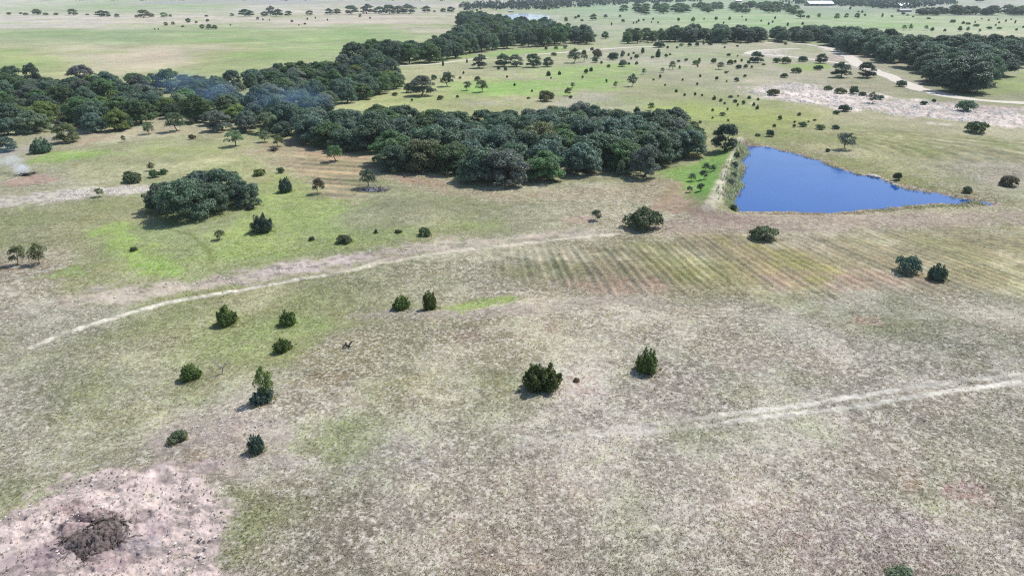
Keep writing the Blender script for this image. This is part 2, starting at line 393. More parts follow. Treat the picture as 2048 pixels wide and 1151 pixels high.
def ground_layers(x, y):
    """Colour (linear, as lit), bareness and tuft strength of the ground at points x, y."""
    n = len(x)
    col = np.zeros((n, 3))
    for a in range(0, n, 60000):
        xs, ys = x[a:a + 60000], y[a:a + 60000]
        wob = 9.0 * np.sqrt(np.hypot(xs, ys) / 100)
        u, v = polar(xs + (fbm(xs / 14, ys / 14, 3, 2) - .5) * wob, ys + (fbm(xs / 14 + 40, ys / 14, 3, 5) - .5) * wob)
        d2 = (u[:, None] - _cu[None]) ** 2 + (v[:, None] - _cv[None]) ** 2
        w = 1.0 / (d2 + 120.0) ** 2
        col[a:a + 60000] = (w @ _cc) / w.sum(1)[:, None]
    r = np.hypot(x, y)
    bare = np.zeros(n)
    # broad blotches: green against straw
    m = fbm(x / 9, y / 9, 4, 8, 0.6) - 0.5
    far = sstep(90, 400, r)
    m2 = fbm(x / 38 + 7, y / 38, 4, 9, 0.6) - 0.5
    m3 = fbm(x / 150 + 3, y / 34, 4, 10, 0.6) - 0.5
    k = np.clip(m * (1.25 - 0.4 * far) + m2 * (0.7 + 1.0 * far) + m3 * 2.2 * sstep(300, 700, r), -0.9, 0.9)[:, None]
    green, straw = np.array([0.86, 0.97, 0.78]), np.array([1.15, 1.07, 1.08])
    col = col * np.where(k > 0, 1 + (straw - 1) * np.minimum(k * 2.4, 1.3), 1 + (green - 1) * np.minimum(-k * 2.4, 1.3))
    pale = sstep(0.50, 0.66, fbm(x / 7 + 51, y / 7, 4, 13, 0.6)) * (1 - far) * np.clip((col[:, 0] / col[:, 1] - 0.95) / 0.15, 0, 1)
    col = col * (1 + 0.28 * pale)[:, None] + 0.07 * pale[:, None]
    for P, c, s, so, ro, ba in PATCH:
        far_k = max(1.0, float(np.hypot(*P.mean(0))) / 130.0)
        so, ro = so * far_k ** 0.5, ro * far_k ** 0.8
        g = so + ro + 3
        lo, hi = P.min(0) - g, P.max(0) + g
        q = (x > lo[0]) & (x < hi[0]) & (y > lo[1]) & (y < hi[1])
        if not q.any():
            continue
        xs, ys = x[q], y[q]
        d = sdf(xs, ys, P)
        sc_ = max(ro * 0.55, 0.5)
        d = d + (fbm(xs / sc_, ys / sc_, 4, 11, 0.6) - 0.5) * 2.2 * ro
        w = (1 - sstep(-so, so, d)) * s
        brk = fbm(xs / (sc_ * 0.5) + 31, ys / (sc_ * 0.5), 4, 3, 0.7)
        w = np.clip(w * (0.15 + 1.6 * brk), 0, 1)
        col[q] = col[q] * (1 - w[:, None]) + c * w[:, None]
        bare[q] = np.clip(bare[q] * (1 - 0.5 * w) + w * ba, 0, 1)
    # mown swaths
    for P, fan, freq, amp in ((STRIPE, True, 940.0, 0.36), (STRIPE2, True, 760.0, 0.28), (STRIPE3, False, 0.0, 0.42)):
        g = 12
        lo, hi = P.min(0) - g, P.max(0) + g
        q = (x > lo[0]) & (x < hi[0]) & (y > lo[1]) & (y < hi[1])
        if not q.any():
            continue
        xs, ys = x[q], y[q]
        w = 1 - sstep(-6, 6, sdf(xs, ys, P) + (fbm(xs / 8, ys / 8, 3, 2) - .5) * 14)
        if fan:
            t = np.arctan2(xs - FAN[0], FAN[1] - ys) * freq
            along = np.hypot(xs - FAN[0], ys - FAN[1])
            t = t + (fbm(xs / 22, ys / 22, 2, 4) - .5) * 9.0
        else:
            t = (xs * 0.25 + ys * 0.97) * 1.5 + (fbm(xs / 12, ys / 12, 2, 4) - .5) * 7
            along = xs
        s = np.abs(np.sin(t * 0.5)) ** 4 * 1.6 - 0.55 + np.sin(t * 0.29 + 1.3) * 0.35
        s = s * (0.25 + 1.1 * fbm(t * 0.3, along / 9, 3, 7)) + (fbm(t * 0.8, along / 14, 3, 12) - 0.5) * 0.9
        f = (w * amp * s)[:, None]
        col[q] = col[q] * (1 + f * np.array([1.25, 1.0, 0.9]))
        bare[q] = np.maximum(bare[q], 0.5 * w)
    for P, c, hw, s, fd in PATHS:
        g = 4
        lo, hi = P.min(0) - g, P.max(0) + g
        q = (x > lo[0]) & (x < hi[0]) & (y > lo[1]) & (y < hi[1])
        if not q.any():
            continue
        xs, ys = x[q], y[q]
        d = seg_dist(xs, ys, P) + (fbm(xs / 1.1, ys / 1.1, 3, 3) - 0.5) * hw * 1.3
        w = (1 - sstep(hw * 0.6, hw * 1.7, d)) * s
        w = w * np.clip(1 - fd * 2.2 * (fbm(xs / 2.6, ys / 2.6, 3, 9) - 0.22), 0.05, 1)
        col[q] = col[q] * (1 - w[:, None]) + c * w[:, None]
        bare[q] = np.maximum(bare[q], w)
    # scraped hollows and streaks of darker soil in bare earth, dark weeds in the sward
    cr = fbm(x * 0.55 + y * 0.25, y * 1.3 - x * 0.3, 4, 14, 0.6)
    col = col * (1 - 0.42 * bare * sstep(0.52, 0.68, cr))[:, None]
    col = col * (1 + 0.10 * bare * sstep(0.50, 0.36, cr))[:, None]
    q = (x > 30) & (x < 140) & (y > 105) & (y < 225)
    if q.any():
        dp = sdf(x[q], y[q], POND) + shore(x[q], y[q])
        w = (1 - sstep(0.5, 2.4, dp)) * (0.55 + 0.9 * fbm(x[q] / 1.6, y[q] / 1.6, 3, 5))
        w = np.clip(w, 0, 1)[:, None]
        col[q] = col[q] * (1 - w) + lin((138, 112, 96)) * w
    lum = col @ np.array([0.3, 0.59, 0.11])
    col = lum[:, None] + (col - lum[:, None]) * 1.02
    tint_ = np.clip((col[:, 0] / col[:, 1] - 0.97) / 0.16, 0, 1)[:, None]
    col = col * (1 + tint_ * np.array([-0.02, 0.005, 0.06]))
    straw_ = np.clip((col[:, 0] / col[:, 1] - 0.97) / 0.16, 0, 1)
    return col, bare, straw_


# ------------------------------------------------------------------ node helpers and materials
def new_mat(name):
    m = bpy.data.materials.new(name)
    m.use_nodes = True
    nt = m.node_tree
    nt.nodes.clear()
    out = nt.nodes.new('ShaderNodeOutputMaterial')
    return m, nt, out


def nd(nt, t, **kw):
    n = nt.nodes.new(t)
    for k, v in kw.items():
        if k in n.inputs.keys():
            n.inputs[k].default_value = v
        else:
            setattr(n, k, v)
    return n


def noise(nt, vec, scale, detail=4, rough=0.6):
    n = nd(nt, 'ShaderNodeTexNoise')
    n.inputs['Scale'].default_value = scale
    n.inputs['Detail'].default_value = detail
    n.inputs['Roughness'].default_value = rough
    nt.links.new(vec, n.inputs['Vector'])
    return n.outputs[0]


def rng_map(nt, v, a, b, c, d):
    n = nd(nt, 'ShaderNodeMapRange')
    n.inputs[1].default_value, n.inputs[2].default_value = a, b
    n.inputs[3].default_value, n.inputs[4].default_value = c, d
    nt.links.new(v, n.inputs[0])
    return n.outputs[0]


def math_n(nt, op, a, b):
    n = nd(nt, 'ShaderNodeMath', operation=op)
    for i, v in enumerate((a, b)):
        if isinstance(v, (int, float)):
            n.inputs[i].default_value = v
        else:
            nt.links.new(v, n.inputs[i])
    return n.outputs[0]


def mix_c(nt, fac, a, b, mode='MIX'):
    n = nd(nt, 'ShaderNodeMix', data_type='RGBA', blend_type=mode)
    for i, v in ((0, fac), (6, a), (7, b)):
        if isinstance(v, (int, float)):
            n.inputs[i].default_value = v
        elif isinstance(v, (tuple, list, np.ndarray)):
            n.inputs[i].default_value = (*[float(q) for q in v[:3]], 1)
        else:
            nt.links.new(v, n.inputs[i])
    return n.outputs[2]


def scale_c(nt, col, val):
    n = nd(nt, 'ShaderNodeVectorMath', operation='SCALE')
    nt.links.new(col, n.inputs[0])
    nt.links.new(val, n.inputs['Scale'])
    return n.outputs[0]


def ground_material():
    m, nt, out = new_mat('meadow_ground')
    pos = nd(nt, 'ShaderNodeNewGeometry').outputs['Position']
    col = nd(nt, 'ShaderNodeAttribute', attribute_name='col').outputs['Color']
    bare = nd(nt, 'ShaderNodeAttribute', attribute_name='bare').outputs['Fac']
    straw = nd(nt, 'ShaderNodeAttribute', attribute_name='straw').outputs['Fac']
    fine = noise(nt, pos, 3.2, 5, 0.72)
    mid = noise(nt, pos, 0.75, 4, 0.65)
    big = noise(nt, pos, 0.16, 3, 0.6)
    tone = math_n(nt, 'MULTIPLY', rng_map(nt, fine, 0.30, 0.70, 0.62, 1.42), rng_map(nt, mid, 0.3, 0.7, 0.78, 1.2))
    tone_b = math_n(nt, 'MULTIPLY', rng_map(nt, fine, 0.25, 0.75, 0.80, 1.16), rng_map(nt, mid, 0.3, 0.7, 0.84, 1.12))
    wide = noise(nt, pos, 0.11, 9, 0.68)
    wide2 = noise(nt, pos, 0.022, 8, 0.66)
    every = math_n(nt, 'MULTIPLY', rng_map(nt, wide, 0.30, 0.70, 0.80, 1.20), rng_map(nt, wide2, 0.30, 0.70, 0.76, 1.24))
    mt = nd(nt, 'ShaderNodeMix', data_type='FLOAT')
    nt.links.new(bare, mt.inputs[0])
    nt.links.new(tone, mt.inputs[2])
    nt.links.new(tone_b, mt.inputs[3])
    c = scale_c(nt, col, math_n(nt, 'MULTIPLY', mt.outputs[0], every))
    # low weeds
    weed = noise(nt, pos, 0.45, 4, 0.7)
    wm = math_n(nt, 'MULTIPLY', rng_map(nt, weed, 0.57, 0.70, 0, 0.34), math_n(nt, 'SUBTRACT', 1.0, bare))
    c = mix_c(nt, wm, c, mix_c(nt, 1.0, c, (0.62, 0.72, 0.52), 'MULTIPLY'))
    # greener and browner wisps
    gmask = math_n(nt, 'MULTIPLY', rng_map(nt, mid, 0.50, 0.66, 0, 0.42), math_n(nt, 'SUBTRACT', 1.0, bare))
    c = mix_c(nt, gmask, c, mix_c(nt, 1.0, c, (0.80, 1.0, 0.62), 'MULTIPLY'))
    bmask = math_n(nt, 'MULTIPLY', rng_map(nt, big, 0.52, 0.7, 0, 0.5), math_n(nt, 'SUBTRACT', 1.0, bare))
    c = mix_c(nt, bmask, c, mix_c(nt, 1.0, c, (1.08, 0.98, 0.88), 'MULTIPLY'))
    # darker gaps between the tufts
    gap = noise(nt, pos, 2.3, 3, 0.6)
    gm = math_n(nt, 'MULTIPLY', rng_map(nt, gap, 0.52, 0.64, 0, 0.58), math_n(nt, 'SUBTRACT', 1.0, bare))
    c = mix_c(nt, gm, c, mix_c(nt, 1.0, c, (0.60, 0.58, 0.55), 'MULTIPLY'))
    # bleached straw and pale stones
    fleck = noise(nt, pos, 3.3, 3, 0.55)
    fm = math_n(nt, 'MULTIPLY', rng_map(nt, fleck, 0.50, 0.62, 0, 0.75), math_n(nt, 'MULTIPLY', rng_map(nt, mid, 0.36, 0.56, 0.35, 1), math_n(nt, 'MULTIPLY', rng_map(nt, straw, 0, 1, 0.5, 1.0), rng_map(nt, bare, 0, 0.6, 1.0, 0.25))))
    c = mix_c(nt, fm, c, alb((240, 231, 218)))
    clump = noise(nt, pos, 1.5, 3, 0.6)
    cm = math_n(nt, 'MULTIPLY', rng_map(nt, clump, 0.53, 0.63, 0, 0.5), math_n(nt, 'MULTIPLY', rng_map(nt, straw, 0.2, 1, 0.1, 1.0), rng_map(nt, bare, 0, 0.5, 1.0, 0.0)))
    c = mix_c(nt, cm, c, alb((238, 230, 216)))
    b = nd(nt, 'ShaderNodeBsdfPrincipled')
    nt.links.new(c, b.inputs['Base Color'])
    b.inputs['Roughness'].default_value = 0.95
    b.inputs['Specular IOR Level'].default_value = 0.1
    bump = nd(nt, 'ShaderNodeBump')
    bump.inputs['Strength'].default_value = 0.55
    bump.inputs['Distance'].default_value = 0.14
    nt.links.new(fine, bump.inputs['Height'])
    nt.links.new(bump.outputs[0], b.inputs['Normal'])
    nt.links.new(b.outputs[0], out.inputs[0])
    return m


def leaf_material(name, rough=0.52, transl=0.36):
    m, nt, out = new_mat(name)
    oi = nd(nt, 'ShaderNodeObjectInfo')
    tone = nd(nt, 'ShaderNodeAttribute', attribute_name='tone').outputs['Fac']
    c = scale_c(nt, oi.outputs['Color'], tone)
    hs = nd(nt, 'ShaderNodeHueSaturation')
    nt.links.new(rng_map(nt, oi.outputs['Random'], 0, 1, 0.485, 0.515), hs.inputs['Hue'])
    nt.links.new(rng_map(nt, oi.outputs['Random'], 0, 1, 0.78, 1.24), hs.inputs['Value'])
    nt.links.new(c, hs.inputs['Color'])
    c = hs.outputs[0]
    b = nd(nt, 'ShaderNodeBsdfPrincipled')
    b.inputs['Roughness'].default_value = rough
    b.inputs['Specular IOR Level'].default_value = 0.55
    nt.links.new(c, b.inputs['Base Color'])
    t = nd(nt, 'ShaderNodeBsdfTranslucent')
    nt.links.new(mix_c(nt, 1.0, c, (1.08, 1.15, 0.85), 'MULTIPLY'), t.inputs[0])
    mx = nd(nt, 'ShaderNodeMixShader')
    mx.inputs[0].default_value = transl
    nt.links.new(b.outputs[0], mx.inputs[1])
    nt.links.new(t.outputs[0], mx.inputs[2])
    nt.links.new(mx.outputs[0], out.inputs[0])
    return m


def plain_material(name, c1, c2, scale=3.0, rough=0.9, bump=0.3, spec=0.2, coord='Object'):
    m, nt, out = new_mat(name)
    if coord == 'Object':
        vec = nd(nt, 'ShaderNodeTexCoord').outputs['Object']
    else:
        vec = nd(nt, 'ShaderNodeNewGeometry').outputs['Position']
    n = noise(nt, vec, scale, 5, 0.65)
    c = mix_c(nt, rng_map(nt, n, 0.32, 0.68, 0, 1), c1, c2)
    b = nd(nt, 'ShaderNodeBsdfPrincipled')
    nt.links.new(c, b.inputs['Base Color'])
    b.inputs['Roughness'].default_value = rough
    b.inputs['Specular IOR Level'].default_value = spec
    if bump:
        bp = nd(nt, 'ShaderNodeBump')
        bp.inputs['Strength'].default_value = bump
        bp.inputs['Distance'].default_value = 0.1
        nt.links.new(n, bp.inputs['Height'])
        nt.links.new(bp.outputs[0], b.inputs['Normal'])
    nt.links.new(b.outputs[0], out.inputs[0])
    return m


def blade_material(name, transl=0.25):
    m, nt, out = new_mat(name)
    c = nd(nt, 'ShaderNodeAttribute', attribute_name='col').outputs['Color']
    d = nd(nt, 'ShaderNodeBsdfDiffuse')
    t = nd(nt, 'ShaderNodeBsdfTranslucent')
    nt.links.new(c, d.inputs[0])
    nt.links.new(c, t.inputs[0])
    mx = nd(nt, 'ShaderNodeMixShader')
    mx.inputs[0].default_value = transl
    nt.links.new(d.outputs[0], mx.inputs[1])
    nt.links.new(t.outputs[0], mx.inputs[2])
    nt.links.new(mx.outputs[0], out.inputs[0])
    return m


def water_material():
    m, nt, out = new_mat('pond_water')
    pos = nd(nt, 'ShaderNodeNewGeometry').outputs['Position']
    b = nd(nt, 'ShaderNodeBsdfPrincipled')
    c = mix_c(nt, noise(nt, pos, 0.05, 2, 0.5), (0.006, 0.050, 0.205), (0.012, 0.072, 0.265))  # blue of the reflected sky put into the base colour
    nt.links.new(c, b.inputs['Base Color'])
    ripple = nd(nt, 'ShaderNodeMapping')
    ripple.inputs['Scale'].default_value = (0.05, 0.16, 1.0)
    ripple.inputs['Rotation'].default_value = (0, 0, 0.5)
    nt.links.new(pos, ripple.inputs['Vector'])
    nt.links.new(rng_map(nt, noise(nt, ripple.outputs[0], 1.0, 4, 0.6), 0.35, 0.65, 0.03, 0.24), b.inputs['Roughness'])
    b.inputs['IOR'].default_value = 1.33
    bp = nd(nt, 'ShaderNodeBump')
    bp.inputs['Strength'].default_value = 0.25
    bp.inputs['Distance'].default_value = 0.03
    nt.links.new(math_n(nt, 'MULTIPLY', noise(nt, pos, 3.0, 3, 0.6), rng_map(nt, noise(nt, pos, 0.09, 3, 0.5), 0.35, 0.65, 0.2, 1.6)), bp.inputs['Height'])
    nt.links.new(bp.outputs[0], b.inputs['Normal'])
    nt.links.new(b.outputs[0], out.inputs[0])
    return m


M = {
    'ground': ground_material(),
    'oak': leaf_material('oak_leaves'),
    'elm': leaf_material('creek_leaves', 0.65, 0.40),
    'juniper': leaf_material('juniper_needles', 0.7, 0.36),
    'shrub': leaf_material('shrub_leaves', 0.65, 0.36),
    'bark': plain_material('grey_bark', (0.055, 0.045, 0.036), (0.13, 0.11, 0.09), 4.0),
    'dead': plain_material('bleached_wood', (0.22, 0.20, 0.18), (0.42, 0.39, 0.36), 5.0),
    'brush': plain_material('weathered_brush', (0.10, 0.10, 0.115), (0.30, 0.29, 0.30), 3.0),
    'char': plain_material('charred_wood', (0.010, 0.009, 0.009), (0.05, 0.042, 0.042), 6.0),
    'ash': plain_material('cold_ash', (0.060, 0.045, 0.040), (0.19, 0.15, 0.14), 3.5, bump=0.8),
    'earth': plain_material('baked_earth', (0.24, 0.17, 0.16), (0.36, 0.28, 0.27), 2.0, bump=0.7),
    'stone': plain_material('limestone', (0.42, 0.38, 0.33), (0.62, 0.58, 0.52), 2.0),
    'clod': plain_material('pink_clods', alb((170, 150, 146)), alb((216, 198, 192)), 0.7, coord='Position'),
    'caliche': plain_material('caliche_road', alb((222, 212, 192)), alb((245, 236, 220)), 0.6, coord='Position'),
    'asphalt': plain_material('grey_road', alb((150, 150, 150)), alb((178, 178, 178)), 0.4, coord='Position'),
    'white_metal': plain_material('white_metal_sheet', (0.70, 0.70, 0.70), (0.80, 0.80, 0.79), 0.3, 0.45, 0.05, 0.5),
    'dark_metal': plain_material('dark_metal_sheet', (0.10, 0.12, 0.15), (0.16, 0.18, 0.21), 0.3, 0.5, 0.05, 0.4),
    'siding': plain_material('pale_siding', (0.42, 0.40, 0.37), (0.50, 0.48, 0.45), 0.5, 0.8, 0.05),
    'tan_siding': plain_material('tan_siding', (0.24, 0.21, 0.18), (0.30, 0.27, 0.23), 0.5, 0.8, 0.05),
    'opening': plain_material('dark_opening', (0.015, 0.016, 0.02), (0.03, 0.03, 0.035), 1.0, 0.3, 0, 0.5),
    'post': plain_material('white_paint', (0.72, 0.72, 0.70), (0.8, 0.8, 0.78), 1.0),
    'blades': blade_material('grass_blades', 0.5),
    'water': water_material(),
}


# ------------------------------------------------------------------ mesh helpers
def mesh_np(name, verts, faces, mat, attrs=None, smooth=False):
    """verts (n,3); faces (m,k) with one k; attrs: name -> per-vertex float (n,) or colour (n,3)."""
    me = bpy.data.meshes.new(name)
    verts = np.asarray(verts, np.float32)
    faces = np.asarray(faces, np.int32)
    nf, k = faces.shape
    me.vertices.add(len(verts))
    me.vertices.foreach_set('co', verts.ravel())
    me.loops.add(nf * k)
    me.loops.foreach_set('vertex_index', faces.ravel())
    me.polygons.add(nf)
    me.polygons.foreach_set('loop_start', np.arange(0, nf * k, k, dtype=np.int32))
    me.polygons.foreach_set('use_smooth', np.full(nf, smooth))
    for an, v in (attrs or {}).items():
        v = np.asarray(v, np.float32)
        if v.ndim == 1:
            a = me.attributes.new(an, 'FLOAT', 'POINT')
            a.data.foreach_set('value', v)
        else:
            a = me.attributes.new(an, 'FLOAT_COLOR', 'POINT')
            a.data.foreach_set('color', np.concatenate([v, np.ones((len(v), 1), np.float32)], 1).ravel())
    me.materials.append(mat)
    me.update()
    me.validate()
    return me


def link(name, data, parent=None, loc=None):
    o = bpy.data.objects.new(name, data)
    COL.objects.link(o)
    if parent is not None:
        o.parent = parent
    if loc is not None:
        o.location = loc
    return o


def thing(name, label, cat, loc, group=None, rotz=0.0, scale=(1, 1, 1)):
    o = link(name, None, None, loc)
    o.rotation_euler = (0, 0, rotz)
    o.scale = scale
    o.empty_display_size = 0.3
    o['label'] = label
    o['category'] = cat
    if group:
        o['group'] = group
    return o


def tube(points, radii, sides=6):
    """A tapered tube along points."""
    P = np.asarray(points, float)
    n = len(P)
    T = np.gradient(P, axis=0)
    T /= np.linalg.norm(T, axis=1)[:, None] + 1e-9
    V, F = [], []
    ref = np.array([0.31, 0.95, 0.05])
    for i in range(n):
        a = np.cross(T[i], ref)
        if np.linalg.norm(a) < 0.1:
            a = np.cross(T[i], [1, 0, 0])
        a /= np.linalg.norm(a)
        b = np.cross(T[i], a)
        for k in range(sides):
            th = 2 * math.pi * k / sides
            V.append(P[i] + radii[i] * (math.cos(th) * a + math.sin(th) * b))
    for i in range(n - 1):
        for k in range(sides):
            k2 = (k + 1) % sides
            F.append((i * sides + k, i * sides + k2, (i + 1) * sides + k2, (i + 1) * sides + k))
    return np.array(V), np.array(F)


def join(parts):
    V, F, o = [], [], 0
    for v, f in parts:
        V.append(v)
        F.append(f + o)
        o += len(v)
    return np.concatenate(V), np.concatenate(F)


def bend_line(p0, p1, rng, n=5, wob=0.12):
    p0, p1 = np.asarray(p0, float), np.asarray(p1, float)
    L = np.linalg.norm(p1 - p0)
    t = np.linspace(0, 1, n)[:, None]
    P = p0 + (p1 - p0) * t
    P[1:-1] += rng.normal(0, wob * L, (n - 2, 3)) * np.sin(np.pi * t[1:-1])
    return P


def unit(v):
    return v / (np.linalg.norm(v, axis=-1, keepdims=True) + 1e-9)


def leaf_quads(C, N, size, rng, aspect=0.7, axis=None):
    """Small leaf-clump faces: centre C, facing N."""
    n = len(C)
    N = unit(N)
    if axis is None:
        A = unit(np.cross(N, rng.normal(size=(n, 3))))
    else:
        A = unit(axis - N * (axis * N).sum(1, keepdims=True))
    B = np.cross(N, A)
    s = size[:, None]
    v = np.empty((n, 4, 3))
    v[:, 0] = C - A * s
    v[:, 1] = C + B * s * aspect + A * s * 0.1 + N * s * 0.2
    v[:, 2] = C + A * s
    v[:, 3] = C - B * s * aspect - A * s * 0.05 + N * s * 0.15
    return v.reshape(-1, 3), np.arange(n * 4).reshape(n, 4)


def sphere_pts(n, rng):
    return unit(rng.normal(size=(n, 3)))


# ------------------------------------------------------------------ plants: a few meshes of each kind, shared by all copies
def crown_mesh(name, seed, diam, top, skirt, n_lobes, leaves, leaf, mat, lobe=(0.20, 0.34), flat=0.8, gap=0.0):
    """A crown of leaf clumps on overlapping lobes; skirt = height of its lower edge."""
    rng = np.random.default_rng(seed)
    R, hh = diam / 2, (top - skirt)
    Cs, Ns, Ss, Ts = [], [], [], []
    lean = rng.normal(0, 0.08, 2)
    for k in range(n_lobes):
        a = k * 2.39996 + rng.uniform(-0.5, 0.5)
        q = math.sqrt((k + 0.5) / n_lobes)
        rad = R * (0.80 * q + rng.uniform(-0.06, 0.06))
        rl = R * rng.uniform(*lobe)
        zz = math.sqrt(max(0.0, 1 - (q * 0.92) ** 2))
        lvl = rng.uniform(0.70, 1.0) if q < 0.5 or rng.random() > 0.55 else rng.uniform(0.0, 0.45)
        cz = skirt + rl * flat * 0.8 + max(hh - rl * flat * 1.8, 0.1) * (0.25 + 0.75 * zz) * lvl
        c = np.array([math.cos(a) * rad + lean[0] * cz, math.sin(a) * rad + lean[1] * cz, cz])
        n = int(leaves / n_lobes * (rl / (R * 0.5 * (lobe[0] + lobe[1]))) ** 1.6)
        d = sphere_pts(n, rng)
        d[:, 2] = np.where(d[:, 2] < -0.35, -d[:, 2], d[:, 2])
        wob = 1 + 0.22 * np.sin(d[:, 0] * 5 + k) * np.sin(d[:, 1] * 5 + 2 * k)
        rr = rl * (0.80 + 0.28 * rng.random(n) ** 0.6) * wob
        stray = rng.random(n) < 0.07
        rr = np.where(stray, rr * rng.uniform(1.05, 1.3, n), rr)
        p = c + d * rr[:, None] * np.array([1, 1, flat])
        if gap:
            keep = rng.random(n) > gap
            p, d = p[keep], d[keep]
        keep = p[:, 2] > skirt * 0.75 + 0.05
        p, d = p[keep], d[keep]
        m = len(p)
        Cs.append(p)
        Ns.append(d + rng.normal(0, 0.55, (m, 3)) + np.array([0, 0, 0.25]))
        Ss.append(leaf * rng.uniform(0.6, 1.35, m))
        Ts.append(np.full(m, rng.uniform(0.80, 1.22)) * rng.uniform(0.72, 1.3, m))
    C, N, S, T = np.concatenate(Cs), np.concatenate(Ns), np.concatenate(Ss), np.concatenate(Ts)
    V, F = leaf_quads(C, N, S, rng)
    return mesh_np(name, V, F, mat, {'tone': np.repeat(T, 4)})


def trunk_mesh(name, seed, height_, spread, r0, limbs, mat, fork=0.3, twigs=0, lean=0.12):
    rng = np.random.default_rng(seed + 500)
    parts = []
    top = np.array([rng.normal(0, lean) * height_, rng.normal(0, lean) * height_, height_ * fork])
    parts.append(tube(bend_line((0, 0, -0.25), top, rng, 5, 0.05), np.linspace(r0 * 1.25, r0 * 0.85, 5), 7))
    for k in range(limbs):
        a = k * 2 * math.pi / limbs + rng.uniform(-0.5, 0.5)
        e = np.array([math.cos(a) * spread * rng.uniform(0.55, 1), math.sin(a) * spread * rng.uniform(0.55, 1), height_ * rng.uniform(0.62, 0.95)])
        L = bend_line(top * rng.uniform(0.75, 1.0), e, rng, 6, 0.08)
        L[2, 2] += 0.04 * height_
        parts.append(tube(L, np.linspace(r0 * 0.62, r0 * 0.10, 6), 5))
        for q in range(twigs):
            s = L[rng.integers(2, 6)]
            ee = s + np.array([rng.normal(0, .28), rng.normal(0, .28), rng.uniform(0.05, 0.3)]) * height_ * 0.6
            parts.append(tube(bend_line(s, ee, rng, 4, 0.1), np.linspace(r0 * 0.24, r0 * 0.05, 4), 4))
    V, F = join(parts)
    return mesh_np(name, V, F, mat, smooth=True)


def juniper_mesh(name, seed, diam, top, n_plumes, leaves, leaf, mat, egg=0.0):
    """A dense evergreen bush of upward plumes that reach the ground."""
    rng = np.random.default_rng(seed)
    R = diam / 2
    Cs, Ns, As, Ss, Ts = [], [], [], [], []
    for k in range(n_plumes):
        a = rng.uniform(0, 2 * math.pi)
        q = math.sqrt(rng.random())
        w = R * q * 0.86
        ztop = top * (1 - (0.60 - 0.25 * egg) * q ** 2) * rng.uniform(0.62, 1.12)
        base = np.array([math.cos(a) * w * 0.55, math.sin(a) * w * 0.55, 0.0])
        tip = np.array([math.cos(a) * w * (1.12 - 0.25 * egg), math.sin(a) * w * (1.12 - 0.25 * egg), ztop])
        n = max(30, int(leaves / n_plumes))
        t = rng.random(n) ** 0.75
        wid = R * 0.27 * np.sin(np.pi * np.clip(t * 0.82 + 0.16, 0, 1)) ** 1.1 + 0.02
        d = sphere_pts(n, rng)
        p = base + (tip - base) * t[:, None] + d * wid[:, None]
        out = unit(p - np.array([0, 0, top * 0.35]))
        Cs.append(p)
        Ns.append(d * 0.7 + out * 0.5 + rng.normal(0, 0.35, (n, 3)))
        As.append(unit(tip - base) + 0.5 * d)
        Ss.append(leaf * rng.uniform(0.6, 1.3, n))
        Ts.append(np.full(n, rng.uniform(0.75, 1.25)) * rng.uniform(0.7, 1.3, n))
    C, N, A, S, T = map(np.concatenate, (Cs, Ns, As, Ss, Ts))
    keep = C[:, 2] > 0.03
    C, N, A, S, T = C[keep], N[keep], A[keep], S[keep], T[keep]
    V, F = leaf_quads(C, N, S, rng, 0.5, A)
    return mesh_np(name, V, F, mat, {'tone': np.repeat(T, 4)})


def stems_mesh(name, seed, height_, spread, n, r0, mat):
    rng = np.random.default_rng(seed + 900)
    parts = []
    for k in range(n):
        a = rng.uniform(0, 6.28)
        e = np.array([math.cos(a) * spread * rng.uniform(0.3, 1), math.sin(a) * spread * rng.uniform(0.3, 1), height_ * rng.uniform(0.6, 1)])
        s = np.array([math.cos(a) * 0.1, math.sin(a) * 0.1, -0.12])
        parts.append(tube(bend_line(s, e, rng, 5, 0.08), np.linspace(r0, r0 * 0.2, 5), 5))
    V, F = join(parts)
    return mesh_np(name, V, F, mat, smooth=True)


# kind -> (crown part name, stem part name, nominal diameter, nominal height, [(crown mesh, stem mesh)])
KIND = {}
KIND['oak'] = ('crown', 'trunk', 11.0, 9.0, [
    (crown_mesh('oak_crown', 10 + k, 11.0, 9.0, 0.4, 60, 16000, 0.19, M['oak'], (0.14, 0.28)),
     trunk_mesh('oak_trunk', 10 + k, 8.0, 4.2, 0.36, 5, M['bark'], 0.27)) for k in range(8)])
KIND['elm'] = ('crown', 'trunk', 8.5, 10.0, [
    (crown_mesh('elm_crown', 40 + k, 8.5, 10.0, 0.5, 46, 12500, 0.18, M['elm'], (0.16, 0.32), 0.95),
     trunk_mesh('elm_trunk', 40 + k, 9.0, 2.8, 0.26, 4, M['bark'], 0.33)) for k in range(6)])
KIND['juniper'] = ('foliage', 'stem', 3.0, 2.8, [
    (juniper_mesh('juniper_foliage', 70 + k, 3.0, 2.8, 46, 5200, 0.13, M['juniper'], e),
     stems_mesh('juniper_stems', 70 + k, 1.6, 0.7, 4, 0.07, M['bark'])) for k, e in enumerate((0, 0.2, 1.0, 0.4, 0.1, 0.7))])
KIND['shrub'] = ('foliage', 'stem', 3.4, 1.7, [
    (crown_mesh('shrub_foliage', 100 + k, 3.4, 1.7, 0.04, 22, 3400, 0.12, M['shrub'], (0.16, 0.40), 0.9, 0.10),
     stems_mesh('shrub_stems', 100 + k, 1.2, 1.1, 7, 0.04, M['bark'])) for k in range(5)])
KIND['thin'] = ('crown', 'trunk', 3.6, 4.0, [
    (crown_mesh('young_tree_crown', 130 + k, 3.4, 4.0, 0.8, 20, 2600, 0.12, M['elm'], (0.18, 0.42), 0.9, 0.32),
     trunk_mesh('young_tree_trunk', 130 + k, 3.6, 1.3, 0.085, 5, M['bark'], 0.3, 2)) for k in range(4)])
